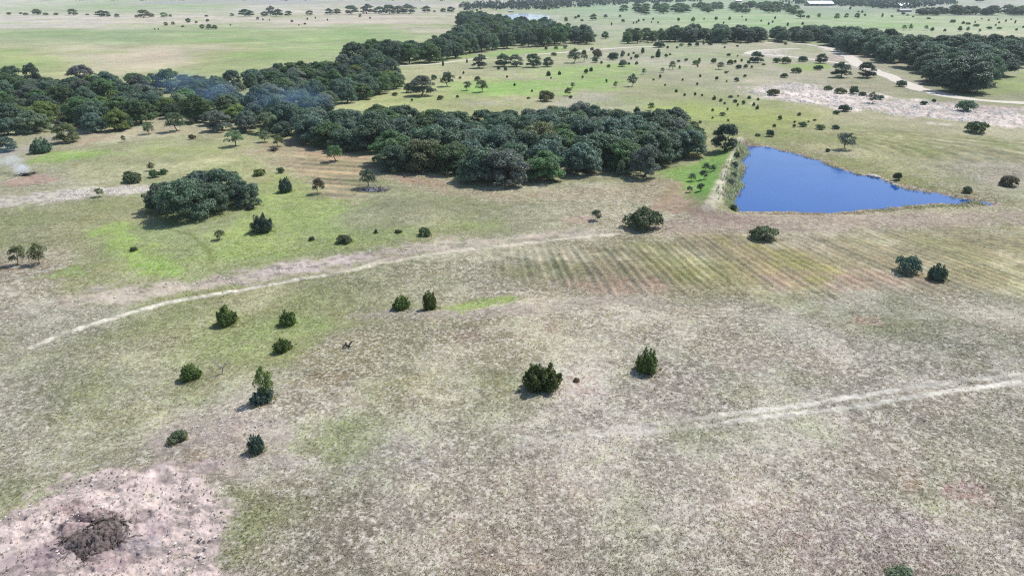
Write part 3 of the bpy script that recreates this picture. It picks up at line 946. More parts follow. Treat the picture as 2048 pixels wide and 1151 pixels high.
KIND['bare'] = ('twigs', 'trunk', 4.0, 4.5, [
    (trunk_mesh('bare_twigs', 160 + k, 4.4, 2.0, 0.05, 7, M['dead'], 0.35, 5, 0.05),
     trunk_mesh('bare_trunk', 160 + k, 4.2, 1.6, 0.11, 4, M['dead'], 0.35, 2, 0.05)) for k in range(3)])

NAME = {'oak': 'oak_tree', 'elm': 'creek_tree', 'juniper': 'juniper_bush', 'shrub': 'shrub', 'thin': 'young_tree', 'bare': 'bare_tree'}
CAT = {'oak': 'tree', 'elm': 'tree', 'juniper': 'bush', 'shrub': 'shrub', 'thin': 'tree', 'bare': 'tree'}
TINT = {
    'oak': (0.098, 0.158, 0.098), 'dark': (0.074, 0.120, 0.084), 'blue': (0.106, 0.170, 0.126), 'green': (0.108, 0.184, 0.074),
    'bright': (0.170, 0.225, 0.060), 'olive': (0.148, 0.172, 0.076), 'grey': (0.158, 0.184, 0.156), 'pale': (0.175, 0.230, 0.140),
    'brown': (0.158, 0.138, 0.090), 'juniper': (0.102, 0.150, 0.030), 'scrub': (0.108, 0.140, 0.066), 'mesquite': (0.130, 0.188, 0.100),
    'silver': (0.21, 0.21, 0.22),
}
PRNG = np.random.default_rng(77)


def place(kind, x, y, z, diam, high, tint, label, group=None, variant=None, name=None):
    cn, tn, d0, h0, var = KIND[kind]
    k = int(PRNG.integers(len(var))) if variant is None else variant % len(var)
    crown, trunk = var[k]
    s = diam / d0
    o = thing(name or NAME[kind], label, CAT[kind], (x, y, z - 0.03), group, float(PRNG.uniform(0, 6.283)), (s, s * float(PRNG.uniform(0.92, 1.08)), high / h0))
    c = link(cn, crown, o)
    t = np.array(TINT[tint]) * PRNG.uniform(0.85, 1.22) * (1.2 if group and group.startswith('bushes') else 1.0)
    c.color = (*[float(v) for v in t], 1)
    link(tn, trunk, o)
    return o


def depth_of(x, y, z):
    return y * math.cos(PITCH) + (H - z) * math.sin(PITCH)


def spot(kind, px, py, w, h):
    """Ground point, diameter and height (m) of a plant whose picture spans w x h pixels above (px, py)."""
    x, y, z = (float(v[0]) for v in at(px, py))
    d = depth_of(x, y, z)
    wm = w * d / FPX
    g = np.hypot(x, y)
    th = math.atan2(H - z, g)
    push = {'juniper': 0.42, 'shrub': 0.42, 'oak': 0.22, 'elm': 0.2, 'thin': 0.05, 'bare': 0.0}[kind] * wm
    x, y = x * (1 + push / g), y * (1 + push / g)
    z = float(height(np.array([x]), np.array([y]))[0])
    hm = (h * d / FPX - 0.30 * wm * math.sin(th)) / math.cos(th)
    hm = min(max(hm, {'shrub': 0.48, 'juniper': 0.6, 'oak': 0.66, 'elm': 0.80, 'thin': 0.95, 'bare': 0.8}[kind] * wm), 2.2 * wm)
    return x, y, z, wm, hm


ONES = ['', 'first', 'second', 'third', 'fourth', 'fifth', 'sixth', 'seventh', 'eighth', 'ninth', 'tenth', 'eleventh', 'twelfth', 'thirteenth',
        'fourteenth', 'fifteenth', 'sixteenth', 'seventeenth', 'eighteenth', 'nineteenth']
TENS = {2: ('twentieth', 'twenty'), 3: ('thirtieth', 'thirty'), 4: ('fortieth', 'forty'), 5: ('fiftieth', 'fifty'), 6: ('sixtieth', 'sixty'),
        7: ('seventieth', 'seventy'), 8: ('eightieth', 'eighty'), 9: ('ninetieth', 'ninety')}


def nth(k):
    if k < 20:
        return ONES[k]
    a, b = divmod(k, 10)
    return TENS[a][0] if b == 0 else TENS[a][1] + '-' + ONES[b]


# ------------------------------------------------------------------ ground sheet
def micro(x, y, bare):
    """Small relief of the near ground: tussocks, ruts and clods."""
    out = np.zeros(x.shape)
    r = np.hypot(x, y)
    q = (r < 150) & (y > 0)
    f = 1 - sstep(90, 150, r[q])
    n1 = fbm(x[q] * 1.5, y[q] * 1.5, 4, 2, 0.6) - 0.5
    n2 = fbm(x[q] * 0.55 + y[q] * 0.3 + 9, y[q] * 1.15 - x[q] * 0.25, 5, 7, 0.65)
    rid = 0.5 - np.abs(n2 - 0.5) * 5
    n3 = fbm(x[q] * 0.22, y[q] * 0.22, 3, 5) - 0.5
    out[q] = f * (n1 * 0.20 * (1 - bare[q]) + bare[q] * (rid * 0.22 + n1 * 0.26) + n3 * 0.35)
    return out


def build_ground():
    az_f = np.radians(np.linspace(-43, 43, 840))
    az_b = np.radians(np.linspace(43, 317, 70))[1:-1]
    az = np.concatenate([az_f, az_b])
    rows = np.arange(1192, -18, -2.25)
    _, yy = plane(np.full(rows.shape, 1024.0), rows)
    rad = np.concatenate([[3, 10, 18, 25, 30], yy[yy > 31], [5200, 6500, 9000]])
    rad = np.unique(rad[rad <= 9000])
    A, Rr = np.meshgrid(az, rad)
    x, y = (Rr * np.sin(A)).ravel(), (Rr * np.cos(A)).ravel()
    z = height(x, y)
    col, bare, tuft = ground_layers(x, y)
    r = np.hypot(x, y)
    z = z + micro(x, y, bare)
    col = col / GAIN
    col = np.concatenate([col, [col.mean(0)]])
    bare = np.concatenate([bare, [0]])
    V = np.concatenate([np.stack([x, y, z], 1), [[0, 0, 0.5]]])
    na, nr = len(az), len(rad)
    i, j = np.meshgrid(np.arange(nr - 1), np.arange(na), indexing='ij')
    j2 = (j + 1) % na
    F = np.stack([i * na + j, (i + 1) * na + j, (i + 1) * na + j2, i * na + j2], -1).reshape(-1, 4)[:, ::-1]
    jj = np.arange(na)
    cap = np.stack([np.full(na, nr * na), (jj + 1) % na, jj, jj], 1)
    me = mesh_np('ground', V, F, M['ground'], {'col': col, 'bare': bare, 'straw': np.concatenate([tuft, [0.5]])}, smooth=True)
    o = link('ground', me)
    o['kind'] = 'structure'
    return o


build_ground()


def sheet(name, P, z, mat, grow=0.0, kind='structure'):
    """A flat sheet over outline P (world), cut from a fan round its centroid strip."""
    import bmesh
    bm = bmesh.new()
    c = P.mean(0)
    vs = []
    n = len(P)
    for i in range(n):
        e0, e1 = P[i] - P[i - 1], P[(i + 1) % n] - P[i]
        t = unit(unit(e0) + unit(e1))
        nrm = np.array([t[1], -t[0]])
        vs.append(bm.verts.new((P[i][0] + nrm[0] * grow, P[i][1] + nrm[1] * grow, z)))
    f = bm.faces.new(vs)
    f.normal_update()
    if f.normal.z < 0:
        f.normal_flip()
    bmesh.ops.triangulate(bm, faces=[f])
    me = bpy.data.meshes.new(name)
    bm.to_mesh(me)
    bm.free()
    me.materials.append(mat)
    o = link(name, me)
    o['kind'] = kind
    return o


def signed_area(P):
    return 0.5 * np.sum(P[:, 0] * np.roll(P[:, 1], -1) - np.roll(P[:, 0], -1) * P[:, 1])


def grown(P, g):
    return g if signed_area(P) > 0 else -g


w = sheet('water', POND, WATER_Z, M['water'], grown(POND, 3.2))
w['label'] = 'blue stock pond narrowing to a point beside the earth dam'
w2 = sheet('water', FAR_POND, -0.3, M['water'], grown(FAR_POND, 3))
w2['label'] = 'pale far pond behind the tip of the creek belt'


def road(name, pts, width, mat, lift=0.10, zoff=0.0):
    P = poly_w(pts, zoff)
    # resample
    out = [P[0]]
    for a, b in zip(P[:-1], P[1:]):
        n = max(2, int(np.linalg.norm(b - a) / 6))
        for t in np.linspace(0, 1, n + 1)[1:]:
            out.append(a + (b - a) * t)
    P = np.array(out)
    for _ in range(6):
        P[1:-1] = (P[:-2] + 2 * P[1:-1] + P[2:]) / 4
    T = unit(np.gradient(P, axis=0))
    Nn = np.stack([-T[:, 1], T[:, 0]], 1)
    L = np.cumsum(np.r_[0, np.linalg.norm(np.diff(P, axis=0), axis=1)])
    cols = [-1, -0.6, 0, 0.6, 1]
    V = []
    for i, c in enumerate(cols):
        jit = (fbm(L / 7 + i * 13, L * 0 + i, 3, 3) - 0.5) * width * (0.55 if abs(c) == 1 else 0.1)
        Q = P + Nn * (c * width / 2 + jit)[:, None]
        zz = height(Q[:, 0], Q[:, 1]) + lift * (0.25 if abs(c) == 1 else 1.0)
        V.append(np.column_stack([Q, zz]))
    n, k = len(P), len(cols)
    V = np.stack(V, 1).reshape(-1, 3)
    i, j = np.meshgrid(np.arange(n - 1), np.arange(k - 1), indexing='ij')
    F = np.stack([i * k + j, i * k + j + 1, (i + 1) * k + j + 1, (i + 1) * k + j], -1).reshape(-1, 4)
    me = mesh_np(name, V, F, mat, smooth=True)
    if me.polygons[0].normal.z < 0:
        me.flip_normals()
    o = link(name, me)
    o['kind'] = 'structure'
    return o


road('road', [(2080, 207), (1980, 203), (1920, 199), (1872, 188), (1820, 171), (1775, 151), (1745, 139), (1716, 130), (1708, 121), (1690, 108), (1662, 97), (1645, 93)], 7.0, M['caliche'])
road('road', [(1645, 93), (1600, 86), (1560, 85), (1480, 86)], 5.0, M['caliche'], 0.14)
road('road', [(1700, 128), (1640, 121), (1580, 113), (1520, 107), (1492, 110), (1490, 104), (1540, 98), (1600, 97)], 5.0, M['caliche'], 0.12)
road('road', [(1050, 110), (1100, 107), (1140, 103), (1200, 98), (1262, 94), (1320, 93)], 5.0, M['caliche'], 0.14)
road('road', [(745, 132), (820, 133), (880, 128), (925, 121), (975, 115)], 3.4, M['caliche'], 0.12)
road('road', [(2080, 139), (2040, 137), (2026, 134), (2022, 130), (2036, 127), (2080, 126)], 4.5, M['caliche'], 0.12)
road('road', [(1810, 30), (1900, 31.5), (2000, 33), (2120, 34)], 8.0, M['asphalt'], 0.4)


# ------------------------------------------------------------------ grass tufts on the near meadow, reeds by the water, loose stones
def blades(name, x, y, z, col, hgt, wid, nb, rng, lean=0.5):
    n = len(x)
    V = np.empty((n, nb, 3, 3))
    cc = np.empty((n, nb, 3, 3))
    for b in range(nb):
        a = rng.uniform(0, 6.283, n)
        ln = rng.uniform(0.2, 1.0, n) * lean * hgt
        hh = hgt * rng.uniform(0.6, 1.15, n)
        ox, oy = rng.normal(0, 0.45, n) * wid, rng.normal(0, 0.45, n) * wid
        ca, sa = np.cos(a), np.sin(a)
        ww = wid * rng.uniform(0.35, 0.6, n)
        V[:, b, 0] = np.stack([x + ox - sa * ww, y + oy + ca * ww, z - 0.03], 1)
        V[:, b, 1] = np.stack([x + ox + sa * ww, y + oy - ca * ww, z - 0.03], 1)
        V[:, b, 2] = np.stack([x + ox + ca * ln, y + oy + sa * ln, z + hh], 1)
        cc[:, b] = (col * rng.uniform(0.75, 1.25, (n, 1)))[:, None, :]
    V = V.reshape(-1, 3)
    F = np.arange(len(V)).reshape(-1, 3)
    me = mesh_np(name, V, F, M['blades'], {'col': cc.reshape(-1, 3)})
    o = link(name, me)
    o['kind'] = 'stuff'
    return o


def meadow_tufts():
    rng = np.random.default_rng(21)
    n = 120000
    px, py = rng.uniform(-60, 2110, n), 1195 - 720 * rng.random(n) ** 1.5
    x, y = plane(px, py)
    for _ in range(4):
        x, y = plane(px, py, height(x, y))
    z = height(x, y)
    col, bare, tuft = ground_layers(x, y)
    z = z + micro(x, y, bare)
    clump = fbm(x / 3.0, y / 3.0, 3, 13)
    keep = (rng.random(n) < (1 - 0.9 * bare)) & (rng.random(n) < 0.35 + 0.7 * clump)
    x, y, z, col, straw_ = x[keep], y[keep], z[keep], col[keep], tuft[keep][:, None]
    n = len(x)
    r = np.hypot(x, y)
    kind = rng.random(n)[:, None]
    c = col / GAIN * 1.6
    straw = alb((236, 226, 204)) * 1.1
    lum = c @ np.array([0.3, 0.59, 0.11])
    w = np.clip((kind - 0.45 + 0.25 * straw_) * 1.7, 0, 0.88) * (0.6 + 0.4 * straw_)
    c = c * (1 - w) + straw * w
    c = np.where(kind < 0.16, c * np.array([0.72, 0.80, 0.58]), c)
    hgt = rng.uniform(0.04, 0.12, n)
    wid = rng.uniform(0.07, 0.15, n) * np.clip(r / 70, 0.8, 1.4)
    o = blades('dry_grass', x, y, z, c, hgt, wid, 4, rng, 1.6)
    o['label'] = 'sparse straw and green grass tufts covering the near meadow'
    o['category'] = 'grass'


meadow_tufts()


def reeds():
    rng = np.random.default_rng(22)
    xs, ys, cs, hs = [], [], [], []
    def strip(line, n, wid, hmin, hmax, cols, z=0.0):
        P = poly_w(line, z)
        L = np.r_[0, np.cumsum(np.linalg.norm(np.diff(P, axis=0), axis=1))]
        t = rng.uniform(0, L[-1], n)
        keep = fbm(t / 2.5, t * 0 + len(xs) * 7, 3, 4) > 0.38
        t = t[keep]
        x, y = np.interp(t, L, P[:, 0]) + rng.normal(0, wid, len(t)), np.interp(t, L, P[:, 1]) + rng.normal(0, wid, len(t))
        xs.append(x)
        ys.append(y)
        cs.append(np.array([TINT[c] for c in rng.choice(cols, len(t))]) * 2.8)
        hs.append(rng.uniform(hmin, hmax, len(t)))
    strip([(1488, 292), (1482, 318), (1474, 345), (1464, 375), (1462, 400), (1462, 418)], 2000, 1.0, 0.4, 1.2, ['grey', 'olive', 'scrub', 'brown'])
    strip([(1500, 289), (1560, 297), (1640, 318), (1700, 340), (1760, 360), (1800, 372)], 900, 0.7, 0.2, 0.5, ['olive', 'brown', 'brown'])
    strip([(1795, 373), (1850, 386), (1905, 394), (1960, 402)], 1500, 1.0, 0.2, 0.6, ['brown', 'brown', 'scrub'])
    strip([(1760, 417), (1800, 412), (1860, 410), (1940, 407)], 500, 0.8, 0.15, 0.5, ['brown', 'scrub', 'brown'])
    strip([(1480, 424), (1600, 424), (1700, 422), (1770, 418)], 400, 0.5, 0.1, 0.3, ['brown', 'brown'])
    x, y, c, h = map(np.concatenate, (xs, ys, cs, hs))
    z = height(x, y)
    k = z > WATER_Z - 0.35
    o = blades('reeds', x[k], y[k], z[k], c[k], h[k], np.full(k.sum(), 0.16), 5, rng, 0.7)
    o['label'] = 'ragged grey-green reeds fringing the bank of the blue pond'
    o['category'] = 'reeds'


reeds()


def stones():
    rng = np.random.default_rng(23)
    zones = [(PATCH[0][0], 1500, 0.3, 1.0), (PATCH[3][0], 420, 0.12, 0.4), (PATCH[4][0], 1500, 0.06, 0.22), (PATCH[6][0], 500, 0.05, 0.2), (PATCH[7][0], 260, 0.04, 0.14)]
    X, Y, S = [], [], []
    for P, n, a, b in zones:
        lo, hi = P.min(0), P.max(0)
        x, y = rng.uniform(lo[0], hi[0], n * 5), rng.uniform(lo[1], hi[1], n * 5)
        k = inside(x, y, P) & (fbm(x / 5, y / 5, 3, 6) > 0.45)
        x, y = x[k][:n], y[k][:n]
        X.append(x)
        Y.append(y)
        S.append(a + (b - a) * rng.random(len(x)) ** 2.2)
    n = 2600
    px, py = rng.uniform(0, 2048, n), rng.uniform(600, 1150, n)
    x, y = plane(px, py, 0.8)
    k = fbm(x / 6, y / 6, 3, 10) > 0.52
    X.append(x[k])
    Y.append(y[k])
    S.append(0.03 + 0.10 * rng.random(k.sum()) ** 2.5)
    x, y, s = map(np.concatenate, (X, Y, S))
    n = len(x)
    z = height(x, y)
    base = np.array([[1, 0, 0], [0, 1, 0], [-1, 0, 0], [0, -1, 0], [0, 0, 0.75], [0, 0, -0.6]], float)
    fc = np.array([[0, 1, 4], [1, 2, 4], [2, 3, 4], [3, 0, 4], [1, 0, 5], [2, 1, 5], [3, 2, 5], [0, 3, 5]])
    V = base[None] * (1 + rng.normal(0, 0.22, (n, 6, 3)))
    a = rng.uniform(0, 6.28, n)
    ca, sa = np.cos(a)[:, None], np.sin(a)[:, None]
    vx, vy = V[..., 0] * ca - V[..., 1] * sa * 0.7, V[..., 0] * sa + V[..., 1] * ca * 0.7
    V = np.stack([vx * s[:, None] + x[:, None], vy * s[:, None] + y[:, None], V[..., 2] * s[:, None] * 0.6 + (z + 0.02)[:, None]], -1).reshape(-1, 3)
    F = (fc[None] + (np.arange(n) * 6)[:, None, None]).reshape(-1, 3)
    o = link('limestone_rubble', mesh_np('limestone_rubble', V, F, M['stone']))
    o['kind'] = 'stuff'
    o['label'] = 'loose pale limestone rubble strewn over the stony bands'
    o['category'] = 'rubble'


stones()


def clods():
    rng = np.random.default_rng(29)
    P = PATCH[6][0]
    lo, hi = P.min(0), P.max(0)
    x, y = rng.uniform(lo[0], hi[0], 30000), rng.uniform(lo[1], hi[1], 30000)
    k = (sdf(x, y, P) < -0.6) & (np.abs(fbm(x * 0.55 + y * 0.3 + 9, y * 1.15 - x * 0.25, 5, 7, 0.65) - 0.5) < 0.05)
    x, y = x[k][:900], y[k][:900]
    n = len(x)
    s = 0.03 + 0.11 * rng.random(n) ** 2.5
    z = height(x, y) + micro(x, y, np.ones(n)) - 0.06
    base = np.array([[1, 0, 0], [0, 1, 0], [-1, 0, 0], [0, -1, 0], [0, 0, 0.8], [0, 0, -1.2]], float)
    fc = np.array([[0, 1, 4], [1, 2, 4], [2, 3, 4], [3, 0, 4], [1, 0, 5], [2, 1, 5], [3, 2, 5], [0, 3, 5]])
    V = base[None] * (1 + rng.normal(0, 0.25, (n, 6, 3)))
    V = V * s[:, None, None] + np.stack([x, y, z + 0.08], 1)[:, None]
    F = (fc[None] + (np.arange(n) * 6)[:, None, None]).reshape(-1, 3)
    o = link('dirt_clods', mesh_np('dirt_clods', V.reshape(-1, 3), F, M['clod']))
    o['kind'] = 'stuff'
    o['label'] = 'crumbled pinkish dirt clods scraped up in the bare clearing'
    o['category'] = 'dirt'


clods()


# ------------------------------------------------------------------ woods
def fill(outline, holes, spacing, seed, rmax=None):
    """Even random spread of points inside an outline of the ground."""
    rng = np.random.default_rng(seed)
    P = poly_w(outline)
    Hs = [poly_w(h) for h in holes]
    lo, hi = P.min(0), P.max(0)
    n = int((hi[0] - lo[0]) * (hi[1] - lo[1]) / spacing ** 2 * 14)
    x, y = rng.uniform(lo[0], hi[0], n), rng.uniform(lo[1], hi[1], n)
    ok = inside(x, y, P)
    for h in Hs:
        ok &= ~inside(x, y, h)
    cand = np.stack([x[ok], y[ok]], 1)
    cell = spacing
    grid, out = {}, []
    for p in cand:
        i, j = int(p[0] // cell), int(p[1] // cell)
        if any((p[0] - q[0]) ** 2 + (p[1] - q[1]) ** 2 < spacing ** 2 for a in (-1, 0, 1) for b in (-1, 0, 1) for q in grid.get((i + a, j + b), ())):
            continue
        grid.setdefault((i, j), []).append(p)
        out.append(p)
    return np.array(out)


def wood(pts, phrase, group, mix, dmin, dmax, asp, per_row=22, seed=1, names=None):
    """Trees at pts, labelled by row from the front and by place in the row from the left."""
    rng = np.random.default_rng(seed)
    r = np.hypot(pts[:, 0], pts[:, 1])
    order = np.argsort(r)
    rows = max(1, int(math.ceil(len(pts) / per_row)))
    zz = height(pts[:, 0], pts[:, 1])
    for k, idx in enumerate(np.array_split(order, rows)):
        idx = idx[np.argsort(np.arctan2(pts[idx, 0], pts[idx, 1]))]
        for i, q in enumerate(idx):
            kind, tint, word = mix[int(rng.choice(len(mix), p=[m[3] for m in mix]))][:3]
            d = rng.uniform(dmin, dmax)
            row = nth(k + 1)
            place(kind, float(pts[q, 0]), float(pts[q, 1]), float(zz[q]), d, d * rng.uniform(*asp),
                  tint, f'{word}, {nth(i + 1)} from left in {row} row of {phrase}', group, None, (names or {}).get(kind))


CENTRAL = [(618, 284), (650, 298), (700, 306), (752, 302), (772, 335), (800, 345), (850, 346), (890, 352), (905, 366), (960, 370), (1030, 376),
           (1060, 366), (1110, 366), (1150, 364), (1180, 348), (1232, 344), (1300, 344), (1322, 326), (1375, 318), (1385, 300), (1352, 284),
           (1300, 266), (1200, 258), (1100, 254), (1000, 258), (900, 262), (800, 266), (700, 266), (640, 266)]
central_holes = [[(700, 310), (765, 300), (850, 300), (850, 318), (780, 326)], [(900, 352), (980, 340), (985, 352), (905, 364)]]
wood(fill(CENTRAL, central_holes, 5.9, 31), 'the central grove', 'oaks of the central grove',
     [('oak', 'oak', 'dark oak', 0.46), ('oak', 'blue', 'blue-green oak', 0.28), ('elm', 'green', 'green tree', 0.14), ('oak', 'grey', 'greyish oak', 0.06),
      ('oak', 'olive', 'olive oak', 0.06)], 8.8, 12.4, (0.64, 0.74), 20, 5)

CREEK = [(-40, 176), (150, 180), (300, 178), (480, 172), (560, 152), (640, 142), (700, 136), (760, 140), (790, 152), (800, 176), (740, 196), (690, 214),
         (650, 258), (612, 274), (450, 274), (405, 250), (380, 242), (300, 246), (240, 266), (165, 266), (150, 244), (112, 244), (95, 268), (30, 274), (-40, 282)]
creek_holes = [[(285, 190), (360, 184), (362, 214), (288, 216)], [(462, 176), (552, 172), (555, 204), (462, 210)],
               [(545, 205), (575, 190), (600, 168), (638, 166), (640, 196), (622, 226), (570, 226)],
               [(100, 222), (150, 208), (232, 212), (236, 226), (152, 238), (146, 262), (100, 262)], [(690, 214), (650, 220), (640, 232), (668, 236)]]
wood(fill(CREEK, creek_holes, 6.5, 32), 'the creek woods', 'trees of the creek woods',
     [('elm', 'green', 'green tree', 0.30), ('oak', 'oak', 'dark oak', 0.20), ('oak', 'blue', 'blue-green oak', 0.22), ('elm', 'bright', 'bright green tree', 0.06),
      ('elm', 'grey', 'greyish tree', 0.09), ('oak', 'dark', 'blackish oak', 0.06), ('elm', 'pale', 'pale green tree', 0.07)], 5.6, 10.2, (0.66, 0.90), 24, 6)

clearing_pts = np.concatenate([fill(h, [], 5.2, 60 + k) for k, h in enumerate(creek_holes[:4])])
wood(clearing_pts, 'the creek clearings', 'low scrub in the clearings of the creek woods',
     [('shrub', 'pale', 'pale shrub', 0.4), ('shrub', 'olive', 'olive shrub', 0.3), ('thin', 'grey', 'greyish thin tree', 0.3)], 2.5, 5.0, (0.55, 0.8), 24, 14)

BELT = [(700, 134), (760, 120), (860, 108), (925, 82), (938, 66), (918, 50), (930, 40), (985, 46), (1000, 54), (1090, 60), (1105, 70), (1188, 83),
        (1190, 88), (1100, 92), (1000, 97), (960, 106), (880, 124), (860, 128), (800, 132), (770, 138)]
wood(fill(BELT, [], 11.2, 33), 'the tree belt beyond the creek', 'trees of the belt beyond the creek',
     [('elm', 'green', 'green tree', 0.34), ('oak', 'oak', 'dark oak', 0.30), ('oak', 'blue', 'blue-green oak', 0.28), ('oak', 'dark', 'blackish oak', 0.08)],
     11.0, 15.0, (0.75, 0.95), 22, 7, {'oak': 'live_oak_tree'})

RIGHT = [(1668, 100), (1700, 108), (1742, 122), (1790, 126), (1850, 148), (1868, 178), (1930, 185), (1962, 181), (1985, 160), (2005, 144), (2060, 124),
         (2100, 108), (1900, 106), (1800, 103), (1760, 92), (1700, 86), (1660, 86)]
right_holes = [[(1775, 128), (1800, 122), (1822, 128), (1800, 137)], [(1838, 152), (1870, 148), (1872, 160), (1845, 158)]]
wood(fill(RIGHT, right_holes, 11.2, 34), 'the oak wood by the pale road', 'oaks of the big wood beside the pale road',
     [('oak', 'dark', 'blackish oak', 0.46), ('oak', 'oak', 'dark oak', 0.34), ('oak', 'blue', 'blue-green oak', 0.20)], 13.5, 18.5, (0.66, 0.80), 20, 8, {'oak': 'live_oak_tree'})

FARROW = [(1345, 79), (1420, 80), (1480, 78), (1560, 78), (1640, 76), (1690, 78), (1690, 85), (1560, 85), (1345, 85)]
wood(fill(FARROW, [], 10.5, 35), 'the oak line behind the road', 'dark oak line behind the pale road',
     [('oak', 'dark', 'blackish oak', 0.6), ('oak', 'oak', 'dark oak', 0.4)], 12.0, 18.0, (0.62, 0.76), 20, 9, {'oak': 'live_oak_tree'})
LIGHTROW = [(1248, 79), (1340, 76), (1345, 85), (1255, 88)]
wood(fill(LIGHTROW, [], 9.5, 36), 'the pale thicket', 'thicket at the end of the oak line',
     [('elm', 'mesquite', 'pale green tree', 0.7), ('elm', 'green', 'green tree', 0.3)], 7.5, 11.0, (0.8, 1.0), 20, 10)
SCRUB = [(1240, 24), (1300, 18), (1400, 15), (1540, 12), (1600, 20), (1600, 30), (1480, 27), (1380, 26), (1290, 30)]
wood(fill(SCRUB, [], 34, 37), 'the far green scrub', 'far green scrub',
     [('elm', 'mesquite', 'pale green tree', 0.6), ('elm', 'green', 'green tree', 0.4)], 12, 22, (0.5, 0.7), 20, 11)
HEDGE = [(1840, 29), (1900, 27), (1990, 28), (1995, 31), (1900, 31), (1842, 31.5)]
wood(fill(HEDGE, [], 15, 38), 'the hedge behind the grey road', 'hedge behind the far grey road',
     [('elm', 'dark', 'dark tree', 0.6), ('elm', 'scrub', 'dull green tree', 0.4)], 13, 20, (0.45, 0.75), 20, 12)
HEDGE2 = [(2008, 31.5), (2100, 32), (2100, 26), (2012, 27)]
wood(fill(HEDGE2, [], 16, 39), 'the clump beside the grey road', 'clump beside the far grey road',
     [('elm', 'grey', 'greyish tree', 0.6), ('elm', 'scrub', 'dull green tree', 0.4)], 13, 20, (0.5, 0.75), 20, 13)


# far treeline: reads as one mass of woodland
def far_woodland():
    rng = np.random.default_rng(51)
    P1 = fill([(925, 14), (1000, 9), (1100, 5), (1250, 2), (1400, 1), (1400, 4), (1250, 9), (1100, 21), (1000, 20), (935, 24)], [], 30, 52)
    P2 = fill([(1560, 7), (1700, 4), (1900, 3), (1905, 9), (1880, 13), (1800, 20), (1700, 14), (1600, 9)], [], 28, 53)
    P3 = fill([(60, -1), (500, -2), (850, -2), (900, 2), (500, 1.5), (60, 2)], [], 60, 54)
    pts = np.concatenate([P1, P2, P3])[:1500]
    z = height(pts[:, 0], pts[:, 1])
    Cs, Ns, Ss, Ts = [], [], [], []
    for (x, y), zz in zip(pts, z):
        R = rng.uniform(7, 13)
        n = 34
        d = sphere_pts(n, rng)
        d[:, 2] = np.abs(d[:, 2])
        Cs.append(np.array([x, y, zz + 1.5]) + d * np.array([R, R, R * 0.8]) * rng.uniform(0.7, 1.05, (n, 1)))
        Ns.append(d + rng.normal(0, 0.4, (n, 3)))
        Ss.append(rng.uniform(1.6, 3.2, n))
        Ts.append(np.full(n, rng.uniform(0.7, 1.3)) * rng.uniform(0.8, 1.2, n))
    C, N, S, T = map(np.concatenate, (Cs, Ns, Ss, Ts))
    V, F = leaf_quads(C, N, S, rng, 0.9)
    o = link('far_woodland', mesh_np('far_woodland', V, F, M['elm'], {'tone': np.repeat(T, 4)}))
    o.color = (0.035, 0.055, 0.045, 1)
    o['kind'] = 'stuff'
    o['label'] = 'dark woodland massed along the top of the view'
    o['category'] = 'woodland'


far_woodland()


